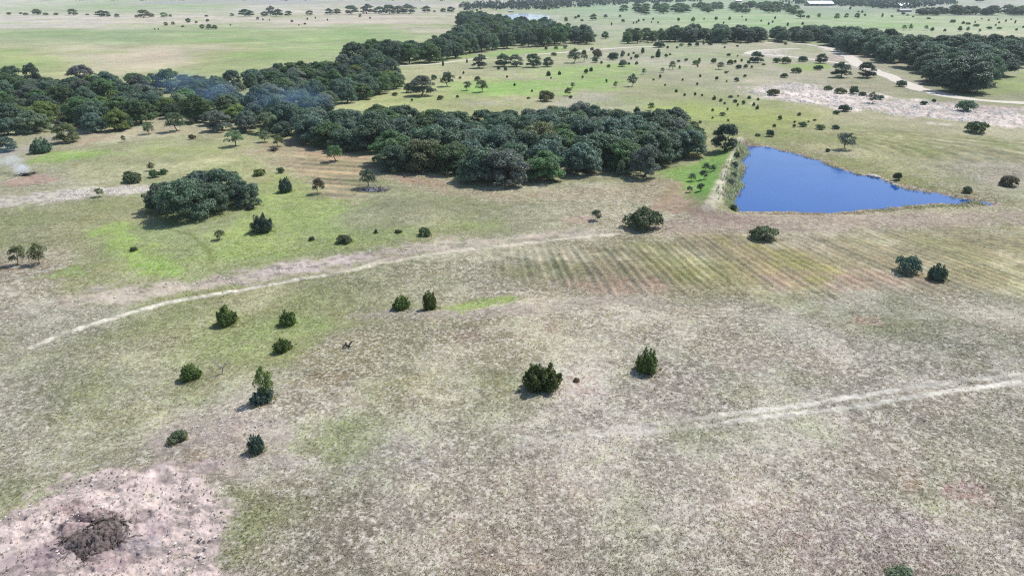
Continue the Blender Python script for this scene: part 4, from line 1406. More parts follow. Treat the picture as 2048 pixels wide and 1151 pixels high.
# ------------------------------------------------------------------ single trees and bushes
# kind, px, py (foot), width px, height px, tint, label, variant
SINGLES = [
    ('juniper', 1084, 794, 84, 68, 'juniper', 'largest juniper bush on the near meadow, two-lobed dark green', 0),
    ('juniper', 1293, 752, 56, 52, 'juniper', 'upright dark juniper standing alone beside the largest juniper bush', 3),
    ('juniper', 861, 622, 36, 42, 'juniper', 'egg-shaped green juniper on the brow of the low rise', 2),
    ('juniper', 804, 620, 40, 30, 'juniper', 'low spreading juniper beside the egg-shaped one on the brow', 1),
    ('juniper', 577, 656, 38, 36, 'juniper', 'round dark juniper between the pale path and the brow', 3),
    ('juniper', 456, 655, 48, 42, 'juniper', 'dark juniper with pale ground below it, nearest the pale path', 4),
    ('juniper', 567, 705, 40, 32, 'juniper', 'slanting green juniper on the slope below the brow', 0),
    ('juniper', 384, 764, 44, 34, 'juniper', 'jagged low juniper beside the small bare tree', 4),
    ('bare', 443, 747, 40, 40, 'silver', 'small leafless grey tree on the green slope', 0),
    ('thin', 533, 800, 40, 72, 'bright', 'yellow-green young tree over its bush-shaped dark shadow on the slope', 1),
    ('juniper', 528, 812, 52, 30, 'dark', 'low dark bush added as shadow under the yellow-green young tree', 4),  # bush added to stand for the young tree's dark shadow
    ('juniper', 515, 909, 36, 40, 'dark', 'small dark juniper beside the bare burnt clearing', 3),
    ('shrub', 357, 886, 40, 22, 'scrub', 'thin ragged shrub at the top of the burnt clearing', 1),
    ('shrub', 1800, 1180, 60, 34, 'pale', 'pale green bush cut off by the bottom edge of the view', 2),
    ('shrub', 1890, 1186, 44, 30, 'pale', 'faint green bush at the bottom edge, right of the pale one', 3),
    ('shrub', 1287, 464, 76, 44, 'scrub', 'wide feathery shrub where the pale path ends below the pond', 0),
    ('thin', 1194, 441, 24, 22, 'scrub', 'small lone tree on bare pink ground between grove and feathery shrub', 0),
    ('shrub', 1524, 484, 52, 24, 'scrub', 'spiky dark shrub in a mown ring below the pond', 3),
    ('shrub', 1815, 550, 48, 36, 'blue', 'bluish bush on the mown slope, left of a darker one', 2),
    ('juniper', 1872, 563, 38, 36, 'dark', 'dark compact bush at the edge of the mown slope', 1),
    ('juniper', 525, 470, 52, 40, 'dark', 'round dark bush below the small oak clump', 5),
    ('juniper', 572, 387, 34, 32, 'dark', 'round dark bush beside the slim brownish tree', 5),
    ('thin', 638, 387, 26, 34, 'brown', 'slim brownish tree casting a thin shadow on green grass', 2),
    ('thin', 738, 374, 36, 42, 'dark', 'dark tree growing out of the grey brush pile', 3),
    ('thin', 36, 530, 32, 44, 'olive', 'olive twin tree, the sparser one left of its pair', 0),
    ('thin', 79, 527, 34, 46, 'olive', 'olive twin tree with a forked trunk, right of its pair', 1),
    ('shrub', 850, 473, 26, 18, 'scrub', 'dark low shrub where the stony band begins', 1),
    ('shrub', 690, 489, 32, 16, 'scrub', 'green shrub just above the stony band', 4),
    ('juniper', 752, 467, 8, 10, 'dark', 'tiny upright bush above the stony band', 3),
    ('shrub', 797, 467, 14, 7, 'scrub', 'tiny flat shrub right of the tiny upright bush', 2),
    ('shrub', 624, 482, 11, 9, 'scrub', 'tiny shrub left of the green shrub above the stony band', 0),
    ('thin', 440, 479, 22, 18, 'olive', 'small thin tree left of the round dark bush', 2),
    ('shrub', 268, 503, 16, 8, 'scrub', 'tiny shrub in the bright green mown patch', 3),
    ('thin', 201, 393, 18, 20, 'olive', 'sapling standing in the pale stony strip', 3),
    ('thin', 303, 341, 16, 18, 'olive', 'sapling above the stony strip, left of the oak clump', 1),
    ('shrub', 257, 352, 18, 9, 'scrub', 'small shrub above the flat shrub by the stony strip', 0),
    ('shrub', 266, 368, 38, 14, 'scrub', 'flat shrub lying along the stony strip', 1),
    ('shrub', 311, 356, 22, 16, 'green', 'green shrub touching the left end of the oak clump', 2),
    ('shrub', 328, 350, 18, 12, 'green', 'green shrub behind the left end of the oak clump', 4),
    # the small oak clump
    ('oak', 332, 424, 86, 62, 'oak', 'leaning oak at the left end of the small oak clump', 0),
    ('oak', 386, 438, 112, 88, 'oak', 'biggest front oak of the small oak clump', 3),
    ('oak', 428, 428, 74, 66, 'oak', 'front oak right of the biggest one in the small clump', 5),
    ('oak', 412, 404, 84, 66, 'blue', 'rear oak behind the biggest one in the small clump', 2),
    ('oak', 455, 402, 84, 68, 'oak', 'tall rear oak of the small oak clump', 6),
    ('oak', 492, 414, 66, 54, 'dark', 'dark oak at the right end of the small oak clump', 1),
    ('juniper', 501, 421, 22, 16, 'dark', 'small dark bush at the right foot of the oak clump', 5),
    ('shrub', 521, 353, 26, 14, 'bright', 'bright green shrub above the right end of the oak clump', 1),
    ('shrub', 562, 347, 15, 12, 'mesquite', 'small pale shrub above the round dark bush', 3),
    ('thin', 672, 322, 36, 34, 'green', 'small open tree with two stems before the central grove', 0),
    ('thin', 558, 293, 24, 18, 'olive', 'faint thin tree beside the low log heap', 2),
    ('thin', 532, 284, 26, 22, 'pale', 'pale round tree at the edge of the creek woods', 1),
    ('thin', 470, 292, 36, 30, 'mesquite', 'pale tree before the creek woods, left of the log heap', 3),
    ('juniper', 85, 308, 46, 32, 'oak', 'round bush standing before the creek woods by the smoke', 1),
    ('elm', 135, 286, 50, 36, 'olive', 'olive tree with dark foot before the gap in the creek woods', 2),
    ('elm', 14, 304, 38, 30, 'blue', 'blue-tinged tree at the left edge below the creek woods', 4),
    ('thin', 248, 284, 10, 14, 'scrub', 'sapling in the grass before the creek woods', 2),
    ('thin', 300, 268, 26, 16, 'mesquite', 'low thin tree before the creek woods', 1),
    ('thin', 355, 262, 42, 30, 'mesquite', 'spreading small tree on pale ground before the creek woods', 0),
    ('shrub', 385, 279, 14, 10, 'brown', 'brown shrub on the tan brow before the creek woods', 2),
    ('shrub', 383, 250, 12, 10, 'scrub', 'small shrub behind the spreading small tree', 1),
    # dam and pond
    ('elm', 1445, 303, 54, 58, 'dark', 'dark dense tree at the far end of the dam', 1),
    ('thin', 1408, 358, 16, 20, 'oak', 'small dark tree in the middle of the bright green hollow', 0),
    ('thin', 1412, 342, 18, 18, 'oak', 'upper small tree of the bright green hollow', 2),
    ('thin', 1425, 342, 14, 14, 'dark', 'small dark tree nearest the dam in the bright green hollow', 1),
    ('thin', 1399, 382, 16, 18, 'dark', 'lowest small dark tree of the bright green hollow', 3),
    ('thin', 1380, 384, 14, 14, 'oak', 'small tree at the bare edge of the bright green hollow', 0),
    ('thin', 1384, 362, 18, 14, 'mesquite', 'faint pale tree at the edge of the bright green hollow', 2),
    ('shrub', 1473, 318, 14, 14, 'pale', 'grey-green bush at the far end of the dam bank', 0),
    ('shrub', 1469, 340, 16, 14, 'grey', 'second grey-green bush along the dam bank from its far end', 1),
    ('shrub', 1465, 358, 16, 14, 'pale', 'third grey-green bush along the dam bank from its far end', 2),
    ('shrub', 1460, 374, 16, 14, 'grey', 'nearest grey-green bush on the dam bank', 3),
    ('shrub', 1466, 421, 18, 12, 'dark', 'dark tuft at the near corner of the pond', 4),
    ('thin', 1693, 299, 38, 36, 'grey', 'greyish round tree with dark shadow above the pond', 3),
    ('shrub', 1655, 304, 10, 7, 'dark', 'tiny dark shrub left of the greyish round tree', 0),
    ('shrub', 1793, 362, 16, 16, 'scrub', 'shrub on the far bank of the pond', 2),
    ('shrub', 1934, 386, 18, 12, 'scrub', 'shrub above the pointed end of the pond', 1),
    ('shrub', 2014, 374, 40, 20, 'brown', 'brownish low shrub above the pointed end of the pond', 4),
    ('bare', 2024, 372, 20, 36, 'silver', 'leafless sapling rising from the brownish low shrub', 1),
    ('shrub', 1948, 268, 46, 16, 'scrub', 'wide dark shrub below the stony slope', 1),
    ('shrub', 1930, 224, 38, 22, 'oak', 'dark bush on the stony slope just below the pale road', 3),
    ('shrub', 1688, 224, 24, 14, 'dark', 'dark bush at the lower edge of the stony slope', 0),
    ('shrub', 1672, 229, 14, 8, 'dark', 'tiny bush below the dark one on the stony slope', 2),
    ('shrub', 1707, 189, 22, 16, 'dark', 'pointed dark bush at the upper edge of the stony slope', 3),
    ('shrub', 1680, 188, 22, 12, 'olive', 'olive bush left of the pointed dark bush', 1),
    ('shrub', 1656, 181, 18, 9, 'scrub', 'flat bush at the upper edge of the stony slope', 4),
    ('shrub', 1724, 192, 16, 7, 'dark', 'flat dark bush right of the pointed dark bush', 0),
    ('thin', 1744, 207, 24, 18, 'grey', 'grey straggling shrub in the middle of the stony slope', 1),
    ('shrub', 1760, 200, 16, 9, 'dark', 'dark bush beside the grey straggling shrub', 3),
    ('shrub', 1846, 210, 14, 8, 'dark', 'small dark bush on the stony slope left of the road bend', 2),
    ('shrub', 1867, 205, 9, 7, 'dark', 'tiny dark bush beside the road bend', 4),
    ('shrub', 1545, 192, 26, 12, 'olive', 'olive bush at the left end of the stony slope', 2),
    ('elm', 1682, 156, 38, 30, 'dark', 'dark round tree left of its twin by the pale road', 0),
    ('elm', 1733, 156, 38, 30, 'dark', 'dark round tree right of its twin by the pale road', 3),
    ('shrub', 1801, 174, 20, 13, 'dark', 'dark bush on the edge of the pale road', 1),
    ('elm', 1642, 127, 24, 18, 'dark', 'dark small tree inside the bend of the pale roads', 5),
    ('shrub', 1605, 124, 20, 11, 'dark', 'dark flat bush left of the small tree inside the bend', 0),
    ('shrub', 1571, 128, 18, 14, 'olive', 'olive bush at the end of the vivid green strip', 1),
    ('shrub', 1553, 126, 16, 10, 'mesquite', 'pale bush left of the olive one by the green strip', 3),
    ('shrub', 1636, 141, 18, 10, 'scrub', 'bush below the vivid green strip', 2),
    ('shrub', 1568, 156, 16, 9, 'scrub', 'small bush above the left end of the stony slope', 4),
    ('shrub', 1592, 147, 22, 8, 'scrub', 'flat bush above the stony slope, below the green strip', 0),
    ('elm', 1514, 126, 28, 22, 'dark', 'black round tree against the pale road loop', 2),
    ('oak', 1352, 258, 58, 44, 'dark', 'dark spreading tree behind the right end of the central grove', 4),
    ('shrub', 1384, 262, 26, 18, 'olive', 'olive bush beside the dark spreading tree', 1),
    ('thin', 1301, 221, 16, 17, 'green', 'small green tree casting a shadow behind the central grove', 0),
    ('juniper', 1273, 228, 16, 15, 'dark', 'square dark bush behind the central grove', 5),
    ('thin', 1263, 173, 22, 26, 'blue', 'lollipop-shaped tree alone on the green flat', 1),
    ('shrub', 1092, 204, 32, 22, 'olive', 'flat-bottomed olive bush behind the central grove', 0),
    ('thin', 1135, 192, 16, 18, 'olive', 'pointed bush right of the flat-bottomed olive bush', 3),
    ('shrub', 1141, 197, 8, 6, 'dark', 'tiny dark bush at the foot of the pointed bush', 2),
    ('elm', 845, 193, 50, 38, 'grey', 'greyish round tree on the straw strip by the creek woods', 1),
    ('shrub', 822, 186, 26, 20, 'scrub', 'dark bush at the left foot of the greyish round tree', 1),
    ('thin', 894, 173, 30, 20, 'oak', 'dark bush under the slim spire by the green flat', 2),
    ('juniper', 898, 165, 10, 22, 'dark', 'slim dark spire beside the green flat', 2),
    ('thin', 935, 181, 20, 20, 'pale', 'pale open tree left of its pair on the green flat', 0),
    ('thin', 964, 184, 26, 26, 'mesquite', 'pale open tree right of its pair on the green flat', 3),
    ('elm', 958, 137, 34, 26, 'grey', 'grey-green tree at the left end of the row below the belt', 0),
    ('elm', 1006, 134, 32, 24, 'oak', 'second tree of the row below the belt', 2),
    ('elm', 1033, 134, 30, 24, 'grey', 'third tree of the row below the belt', 3),
    ('elm', 1068, 135, 32, 28, 'oak', 'peaked dark tree, fourth of the row below the belt', 4),
    ('elm', 1096, 134, 24, 18, 'oak', 'low tree at the right end of the row below the belt', 5),
    ('thin', 1146, 126, 30, 28, 'mesquite', 'open pale tree with a dark top, left of two tall ones', 1),
    ('thin', 1168, 124, 16, 24, 'mesquite', 'narrow pale tree right of the open pale tree', 2),
    ('elm', 541, 31, 19, 18, 'grey', 'tall greyish tree in the far hedgerow', 0),
    ('elm', 30, 168, 44, 34, 'oak', 'oak at the left end of the creek woods skyline', 3),
    ('elm', 70, 168, 34, 42, 'dark', 'tall dark tree standing above the creek woods against straw field', 5),
    ('elm', 165, 176, 56, 46, 'silver', 'grey leafless-looking crown on the skyline of the creek woods', 4),
    ('bare', 252, 200, 30, 40, 'silver', 'bleached dead tree in the middle of the creek woods', 0),
    ('bare', 420, 222, 24, 30, 'silver', 'bleached dead tree in the blue smoke of the creek woods', 2),
    ('bare', 880, 332, 22, 34, 'silver', 'pale bare tree inside the front edge of the central grove', 1),
    ('elm', 1285, 357, 62, 70, 'grey', 'greyish tree at the right front of the central grove', 1),
    ('elm', 1240, 352, 22, 32, 'pale', 'pale green sapling at the front of the central grove', 3),
    ('elm', 236, 262, 46, 46, 'bright', 'bright green tree at the front of the creek woods', 2),
    ('oak', 1925, 187, 110, 62, 'dark', 'broad blackish oak at the tip of the wood by the road', 2),
]
FEET = []
for s in SINGLES:
    kind, px, py, wpx, hpx, tint, label, var = s
    x, y, z, wm, hm = spot(kind, px, py, wpx, hpx)
    if py > 380 and kind in ('juniper', 'shrub', 'oak'):
        FEET.append((x, y, wm / 2))
    place(kind, x, y, z, wm, hm, tint, label, None, var)

def tall_grass():
    rng = np.random.default_rng(91)
    X, Y = [], []
    for x, y, R in FEET:
        n = int(25 + 40 * R)
        a, q = rng.uniform(0, 6.283, n), R * (0.6 + 0.6 * rng.random(n))
        X.append(x + np.cos(a) * q)
        Y.append(y + np.sin(a) * q)
    x, y = np.concatenate(X), np.concatenate(Y)
    col, bare, straw_ = ground_layers(x, y)
    z = height(x, y) + micro(x, y, bare)
    n = len(x)
    c = col / GAIN * rng.uniform(1.2, 2.1, (n, 1)) * np.where(rng.random((n, 1)) < 0.5, np.array([0.8, 0.95, 0.55]), np.array([1.1, 1.05, 0.9]))
    o = blades('tall_grass', x, y, z, c, rng.uniform(0.10, 0.28, n), rng.uniform(0.06, 0.12, n), 5, rng, 1.1)
    o['label'] = 'rank grass standing at the feet of the near bushes'
    o['category'] = 'grass'


tall_grass()

# ------------------------------------------------------------------ countable scatter of bushes, labelled from the left within its group
SCATTER = [
    ('the open flat behind the central grove', 'bushes on the open flat behind the central grove', [
        (790, 192, 14, 7, 'shrub', 'scrub'), (824, 203, 6, 6, 'shrub', 'dark'), (880, 200, 16, 9, 'shrub', 'scrub'), (915, 196, 7, 6, 'shrub', 'dark'),
        (955, 162, 16, 9, 'shrub', 'scrub'), (920, 158, 7, 5, 'shrub', 'dark'), (868, 160, 16, 10, 'shrub', 'scrub'), (1014, 156, 6, 5, 'shrub', 'dark'),
        (927, 148, 6, 6, 'juniper', 'dark'), (997, 140, 9, 8, 'shrub', 'dark'), (1011, 142, 9, 8, 'shrub', 'dark'), (1097, 152, 13, 10, 'juniper', 'dark'),
        (1119, 150, 9, 9, 'juniper', 'dark'), (1102, 158, 5, 4, 'shrub', 'scrub'), (1029, 172, 7, 6, 'juniper', 'dark'), (1064, 184, 6, 6, 'juniper', 'dark'),
        (1057, 198, 9, 4, 'shrub', 'scrub'), (1172, 148, 10, 10, 'thin', 'green'), (1182, 143, 10, 10, 'juniper', 'dark'), (1165, 157, 6, 6, 'thin', 'olive'),
        (1217, 136, 9, 7, 'shrub', 'olive'), (1230, 176, 12, 14, 'thin', 'mesquite'), (1213, 166, 6, 8, 'thin', 'mesquite'), (1146, 176, 13, 12, 'thin', 'mesquite'),
        (1245, 134, 22, 14, 'shrub', 'grey'), (1108, 112, 16, 6, 'shrub', 'scrub'), (886, 132, 7, 12, 'juniper', 'dark'), (934, 126, 5, 12, 'juniper', 'dark')]),
    ('the pale knoll above the green flat', 'bushes on the pale knoll', [
        (1195, 117, 26, 18, 'shrub', 'brown'), (1190, 126, 16, 12, 'shrub', 'pale'), (1226, 121, 26, 15, 'shrub', 'dark'), (1246, 110, 9, 8, 'shrub', 'brown'),
        (1257, 112, 8, 6, 'juniper', 'dark'), (1267, 108, 7, 5, 'juniper', 'dark'), (1273, 117, 14, 8, 'shrub', 'scrub'), (1262, 120, 6, 6, 'shrub', 'scrub'),
        (1273, 130, 8, 7, 'thin', 'pale'), (1258, 130, 8, 5, 'shrub', 'dark'), (1203, 128, 8, 6, 'thin', 'pale'), (1285, 108, 10, 12, 'thin', 'green'),
        (1244, 116, 9, 14, 'thin', 'grey')]),
    ('the scrubby flat between grove and pale roads', 'bushes on the scrubby flat', [
        (1288, 149, 12, 13, 'thin', 'green'), (1316, 115, 14, 16, 'juniper', 'green'), (1305, 117, 10, 5, 'shrub', 'scrub'), (1332, 115, 8, 7, 'shrub', 'scrub'),
        (1340, 111, 7, 4, 'shrub', 'scrub'), (1344, 140, 20, 18, 'thin', 'pale'), (1357, 125, 9, 5, 'shrub', 'dark'), (1359, 139, 5, 8, 'thin', 'olive'),
        (1372, 123, 9, 6, 'shrub', 'scrub'), (1392, 130, 18, 9, 'shrub', 'green'), (1398, 126, 8, 10, 'thin', 'green'), (1395, 135, 5, 6, 'thin', 'dark'),
        (1427, 127, 14, 10, 'shrub', 'scrub'), (1440, 139, 20, 13, 'thin', 'grey'), (1460, 130, 16, 10, 'shrub', 'scrub'), (1470, 127, 8, 7, 'shrub', 'dark'),
        (1477, 138, 15, 8, 'shrub', 'dark'), (1491, 137, 11, 8, 'shrub', 'scrub'), (1503, 137, 6, 6, 'shrub', 'olive'), (1483, 124, 7, 6, 'shrub', 'dark'),
        (1497, 129, 10, 8, 'shrub', 'scrub'), (1527, 131, 10, 4, 'shrub', 'scrub'), (1452, 147, 12, 4, 'shrub', 'scrub'), (1489, 155, 9, 6, 'shrub', 'dark'),
        (1457, 113, 10, 6, 'shrub', 'scrub'), (1475, 114, 4, 4, 'shrub', 'dark'), (1325, 145, 12, 10, 'thin', 'pale'), (1320, 157, 6, 8, 'thin', 'brown'),
        (1307, 161, 7, 4, 'shrub', 'olive'), (1330, 172, 6, 4, 'shrub', 'olive'), (1365, 162, 6, 5, 'shrub', 'dark'), (1400, 155, 6, 6, 'shrub', 'dark'),
        (1394, 171, 6, 6, 'shrub', 'dark'), (1433, 161, 8, 8, 'thin', 'olive'), (1473, 164, 14, 9, 'shrub', 'grey'), (1453, 165, 5, 5, 'shrub', 'olive'),
        (1352, 185, 9, 7, 'juniper', 'dark'), (1369, 192, 7, 6, 'juniper', 'dark'), (1390, 191, 8, 7, 'juniper', 'dark'), (1404, 193, 6, 5, 'shrub', 'dark'),
        (1428, 200, 11, 9, 'juniper', 'scrub'), (1441, 204, 9, 7, 'shrub', 'scrub'), (1461, 196, 12, 4, 'shrub', 'dark'), (1470, 206, 11, 7, 'shrub', 'dark'),
        (1449, 209, 7, 5, 'shrub', 'brown'), (1487, 209, 11, 8, 'shrub', 'scrub'), (1475, 213, 6, 7, 'shrub', 'scrub'), (1507, 213, 9, 8, 'shrub', 'scrub'),
        (1514, 219, 10, 9, 'juniper', 'scrub'), (1498, 198, 10, 7, 'juniper', 'dark'), (1516, 201, 8, 6, 'juniper', 'dark'), (1476, 194, 5, 4, 'shrub', 'dark'),
        (1425, 223, 8, 6, 'shrub', 'olive'), (1455, 221, 6, 6, 'shrub', 'olive')]),
    ('the slope between stony band and pond', 'bushes between the stony band and the pond', [
        (1540, 274, 20, 14, 'shrub', 'dark'), (1515, 273, 14, 6, 'shrub', 'scrub'), (1560, 240, 11, 9, 'shrub', 'scrub'), (1598, 232, 9, 7, 'shrub', 'scrub'),
        (1589, 246, 6, 5, 'shrub', 'scrub'), (1548, 255, 9, 7, 'shrub', 'scrub'), (1606, 254, 20, 10, 'shrub', 'scrub'), (1617, 245, 6, 4, 'shrub', 'scrub'),
        (1629, 242, 9, 4, 'shrub', 'scrub'), (1588, 255, 8, 7, 'shrub', 'olive'), (1640, 260, 26, 10, 'shrub', 'olive'), (1671, 259, 20, 9, 'shrub', 'dark'),
        (1445, 232, 18, 7, 'shrub', 'olive'), (1456, 243, 6, 5, 'shrub', 'olive'), (1425, 238, 6, 5, 'shrub', 'olive'), (1400, 247, 9, 6, 'shrub', 'olive')]),
    ('the row before the dark oak line', 'bushes before the dark oak line', [
        (1318, 96, 30, 10, 'shrub', 'dark'), (1379, 93, 10, 7, 'shrub', 'dark'), (1394, 93, 11, 8, 'shrub', 'dark'), (1407, 90, 6, 4, 'shrub', 'dark'),
        (1420, 91, 12, 6, 'shrub', 'dark'), (1449, 89, 16, 6, 'shrub', 'dark'), (1480, 88, 8, 5, 'shrub', 'scrub'), (1495, 88, 7, 4, 'shrub', 'dark'),
        (1354, 97, 8, 4, 'shrub', 'dark'), (1475, 94, 7, 4, 'shrub', 'scrub'), (1449, 97, 6, 4, 'shrub', 'scrub'), (1362, 93, 14, 6, 'shrub', 'pale'),
        (1335, 98, 6, 6, 'shrub', 'dark'), (1210, 78, 20, 15, 'elm', 'green'), (1092, 100, 9, 7, 'shrub', 'scrub'), (1112, 99, 11, 6, 'shrub', 'green'),
        (1130, 98, 12, 8, 'shrub', 'grey'), (1184, 102, 9, 7, 'shrub', 'dark'), (1135, 57, 16, 11, 'elm', 'green'), (1571, 90, 7, 4, 'shrub', 'dark')]),
    ('the far green pasture beyond the oak line', 'bushes on the far green pasture', [
        (1240, 35, 8, 5, 'shrub', 'dark'), (1246, 45, 10, 6, 'shrub', 'dark'), (1267, 48, 5, 5, 'juniper', 'dark'), (1273, 47, 5, 5, 'juniper', 'dark'),
        (1277, 44, 6, 6, 'juniper', 'dark'), (1287, 42, 7, 4, 'shrub', 'scrub'), (1306, 40, 6, 5, 'juniper', 'dark'), (1303, 46, 4, 4, 'juniper', 'dark'),
        (1316, 47, 5, 4, 'juniper', 'dark'), (1357, 43, 8, 7, 'thin', 'mesquite'), (1386, 44, 10, 9, 'shrub', 'green'), (1408, 40, 4, 4, 'shrub', 'scrub'),
        (1432, 41, 9, 7, 'shrub', 'green'), (1447, 48, 5, 5, 'juniper', 'dark'), (1459, 41, 7, 7, 'thin', 'mesquite'), (1484, 35, 4, 4, 'juniper', 'dark'),
        (1492, 42, 5, 5, 'juniper', 'dark'), (1151, 38, 8, 5, 'shrub', 'dark'), (1186, 41, 20, 12, 'elm', 'green'), (1211, 36, 10, 7, 'shrub', 'grey'),
        (1132, 44, 10, 9, 'shrub', 'green'), (1157, 36, 8, 6, 'shrub', 'dark'), (1164, 43, 9, 4, 'shrub', 'scrub'), (1223, 52, 5, 7, 'thin', 'brown'),
        (1605, 50, 7, 6, 'juniper', 'dark'), (1537, 50, 6, 6, 'juniper', 'dark'), (1575, 52, 7, 7, 'juniper', 'dark'), (1550, 38, 6, 5, 'juniper', 'dark'),
        (1545, 46, 6, 5, 'juniper', 'dark'), (1522, 44, 5, 4, 'shrub', 'scrub')]),
    ('the pasture above the big oak wood', 'bushes on the pasture above the big oak wood', [
        (1673, 38, 14, 11, 'elm', 'mesquite'), (1692, 36, 12, 9, 'elm', 'mesquite'), (1714, 37, 15, 11, 'elm', 'mesquite'), (1600, 37, 22, 16, 'elm', 'mesquite'),
        (1616, 37, 10, 6, 'shrub', 'green'), (1637, 35, 10, 8, 'elm', 'mesquite'), (1724, 26, 7, 5, 'juniper', 'dark'), (1717, 25, 5, 3, 'shrub', 'dark'),
        (1730, 33, 7, 5, 'shrub', 'green'), (1700, 20, 5, 6, 'thin', 'green'), (1764, 36, 5, 9, 'thin', 'green'), (1784, 35, 7, 4, 'shrub', 'mesquite'),
        (1808, 61, 14, 11, 'thin', 'bright'), (1820, 61, 12, 13, 'thin', 'bright'), (1852, 61, 12, 10, 'thin', 'mesquite'), (1864, 63, 9, 8, 'thin', 'mesquite'),
        (1889, 64, 7, 6, 'thin', 'mesquite'), (1919, 63, 10, 10, 'thin', 'mesquite'), (1935, 62, 8, 8, 'thin', 'pale'), (1959, 64, 6, 6, 'thin', 'olive'),
        (1926, 48, 9, 6, 'juniper', 'green'), (1936, 50, 12, 4, 'shrub', 'green'), (1905, 46, 16, 4, 'shrub', 'green'), (1952, 54, 14, 3, 'shrub', 'green'),
        (1978, 59, 14, 3, 'shrub', 'green'), (1998, 59, 12, 3, 'shrub', 'green'), (1950, 46, 5, 4, 'juniper', 'dark'), (1963, 39, 5, 3, 'juniper', 'dark'),
        (1977, 42, 5, 4, 'juniper', 'dark'), (1995, 40, 5, 3, 'juniper', 'dark'), (1998, 47, 6, 4, 'juniper', 'dark'), (1991, 52, 5, 4, 'juniper', 'dark'),
        (2011, 45, 4, 6, 'thin', 'olive'), (2022, 40, 5, 3, 'juniper', 'dark'), (2030, 47, 5, 7, 'juniper', 'dark'), (2046, 56, 5, 4, 'juniper', 'dark'),
        (2032, 62, 6, 5, 'shrub', 'scrub'), (1857, 39, 10, 3, 'shrub', 'dark'), (1826, 35, 5, 3, 'shrub', 'dark'), (1806, 30, 10, 5, 'shrub', 'dark'),
        (1815, 32, 8, 3, 'shrub', 'dark'), (1914, 7, 6, 4, 'elm', 'dark'), (1960, 5, 26, 5, 'elm', 'dark')]),
    ('the far hedgerow across the straw field', 'bushes of the far hedgerow', [
        (18, 30, 7, 5, 'shrub', 'scrub'), (42, 29, 5, 5, 'thin', 'olive'), (52, 31, 8, 3, 'shrub', 'scrub'), (75, 30, 15, 8, 'elm', 'olive'), (92, 31, 8, 2, 'shrub', 'scrub'),
        (112, 31, 8, 4, 'shrub', 'scrub'), (147, 31, 16, 8, 'elm', 'scrub'), (175, 31, 5, 3, 'shrub', 'scrub'), (201, 34, 16, 10, 'elm', 'dark'), (214, 34, 14, 9, 'elm', 'dark'),
        (234, 35, 9, 5, 'elm', 'dark'), (273, 35, 6, 5, 'elm', 'dark'), (290, 36, 20, 9, 'elm', 'olive'), (304, 35, 10, 6, 'elm', 'dark'), (329, 35, 12, 8, 'elm', 'green'),
        (341, 34, 6, 4, 'elm', 'dark'), (413, 34, 6, 3, 'shrub', 'brown'), (465, 33, 8, 5, 'elm', 'dark'), (488, 33, 18, 8, 'elm', 'dark'), (500, 33, 14, 6, 'elm', 'dark'),
        (528, 33, 12, 5, 'elm', 'dark'), (555, 33, 18, 6, 'elm', 'dark'), (577, 32, 12, 5, 'elm', 'dark'), (619, 31, 12, 6, 'elm', 'scrub'), (660, 30, 16, 5, 'elm', 'dark'),
        (674, 29, 14, 5, 'elm', 'scrub'), (705, 29, 22, 6, 'elm', 'dark'), (733, 28, 24, 10, 'elm', 'grey'), (758, 28, 18, 13, 'elm', 'oak'), (778, 29, 24, 15, 'elm', 'oak'),
        (797, 28, 20, 13, 'elm', 'grey'), (818, 28, 24, 12, 'elm', 'grey'), (852, 25, 16, 5, 'elm', 'green'), (869, 25, 5, 5, 'elm', 'brown'), (886, 25, 10, 10, 'elm', 'dark'), (903, 25, 14, 7, 'elm', 'dark')]),
    ('the straw field before the far hedgerow', 'bushes before the far hedgerow', [
        (333, 52, 12, 6, 'elm', 'olive'), (347, 50, 10, 5, 'elm', 'olive'), (376, 46, 14, 7, 'elm', 'dark'), (393, 47, 7, 5, 'elm', 'scrub'), (415, 44, 9, 5, 'elm', 'scrub'),
        (404, 58, 14, 9, 'elm', 'green'), (418, 59, 16, 9, 'elm', 'oak'), (430, 59, 14, 9, 'elm', 'green'), (366, 55, 8, 4, 'shrub', 'scrub'), (310, 60, 4, 3, 'shrub', 'dark'),
        (317, 60, 4, 3, 'shrub', 'dark'), (461, 52, 5, 3, 'shrub', 'dark'), (516, 40, 8, 6, 'elm', 'dark'), (526, 41, 5, 4, 'elm', 'scrub'), (539, 42, 4, 3, 'shrub', 'dark'),
        (584, 45, 8, 5, 'elm', 'mesquite'), (610, 50, 6, 4, 'shrub', 'dark'), (615, 40, 5, 4, 'shrub', 'dark'), (631, 38, 4, 4, 'shrub', 'dark'), (655, 42, 4, 4, 'shrub', 'dark'),
        (720, 35, 9, 6, 'elm', 'scrub'), (740, 38, 6, 4, 'elm', 'dark'), (598, 52, 4, 3, 'shrub', 'dark')]),
]
WORD = {'juniper': 'juniper', 'shrub': 'bush', 'elm': 'tree', 'thin': 'thin tree'}
ADJ = {'dark': 'dark', 'scrub': 'dull green', 'olive': 'olive', 'green': 'green', 'mesquite': 'pale green', 'pale': 'pale', 'grey': 'greyish',
       'brown': 'brownish', 'oak': 'dark green', 'bright': 'bright green', 'blue': 'bluish'}
for where, group, items in SCATTER:
    wide = 1.3 if 'hedgerow' in where and 'before' not in where else 0.80
    for i, (px, py, wpx, hpx, kind, tint) in enumerate(sorted(items)):
        if kind == 'thin' and wpx < 11:
            kind = 'shrub'
        x, y, z, wm, hm = spot(kind, px, py, wpx * wide, hpx)
        if wide > 1:
            hm = max(0.42 * wm, min(hm, 0.6 * wm))
        place(kind, x, y, z, wm, hm, tint, f'{ADJ[tint]} {WORD[kind]}, {nth(i + 1)} from left on {where}', group)


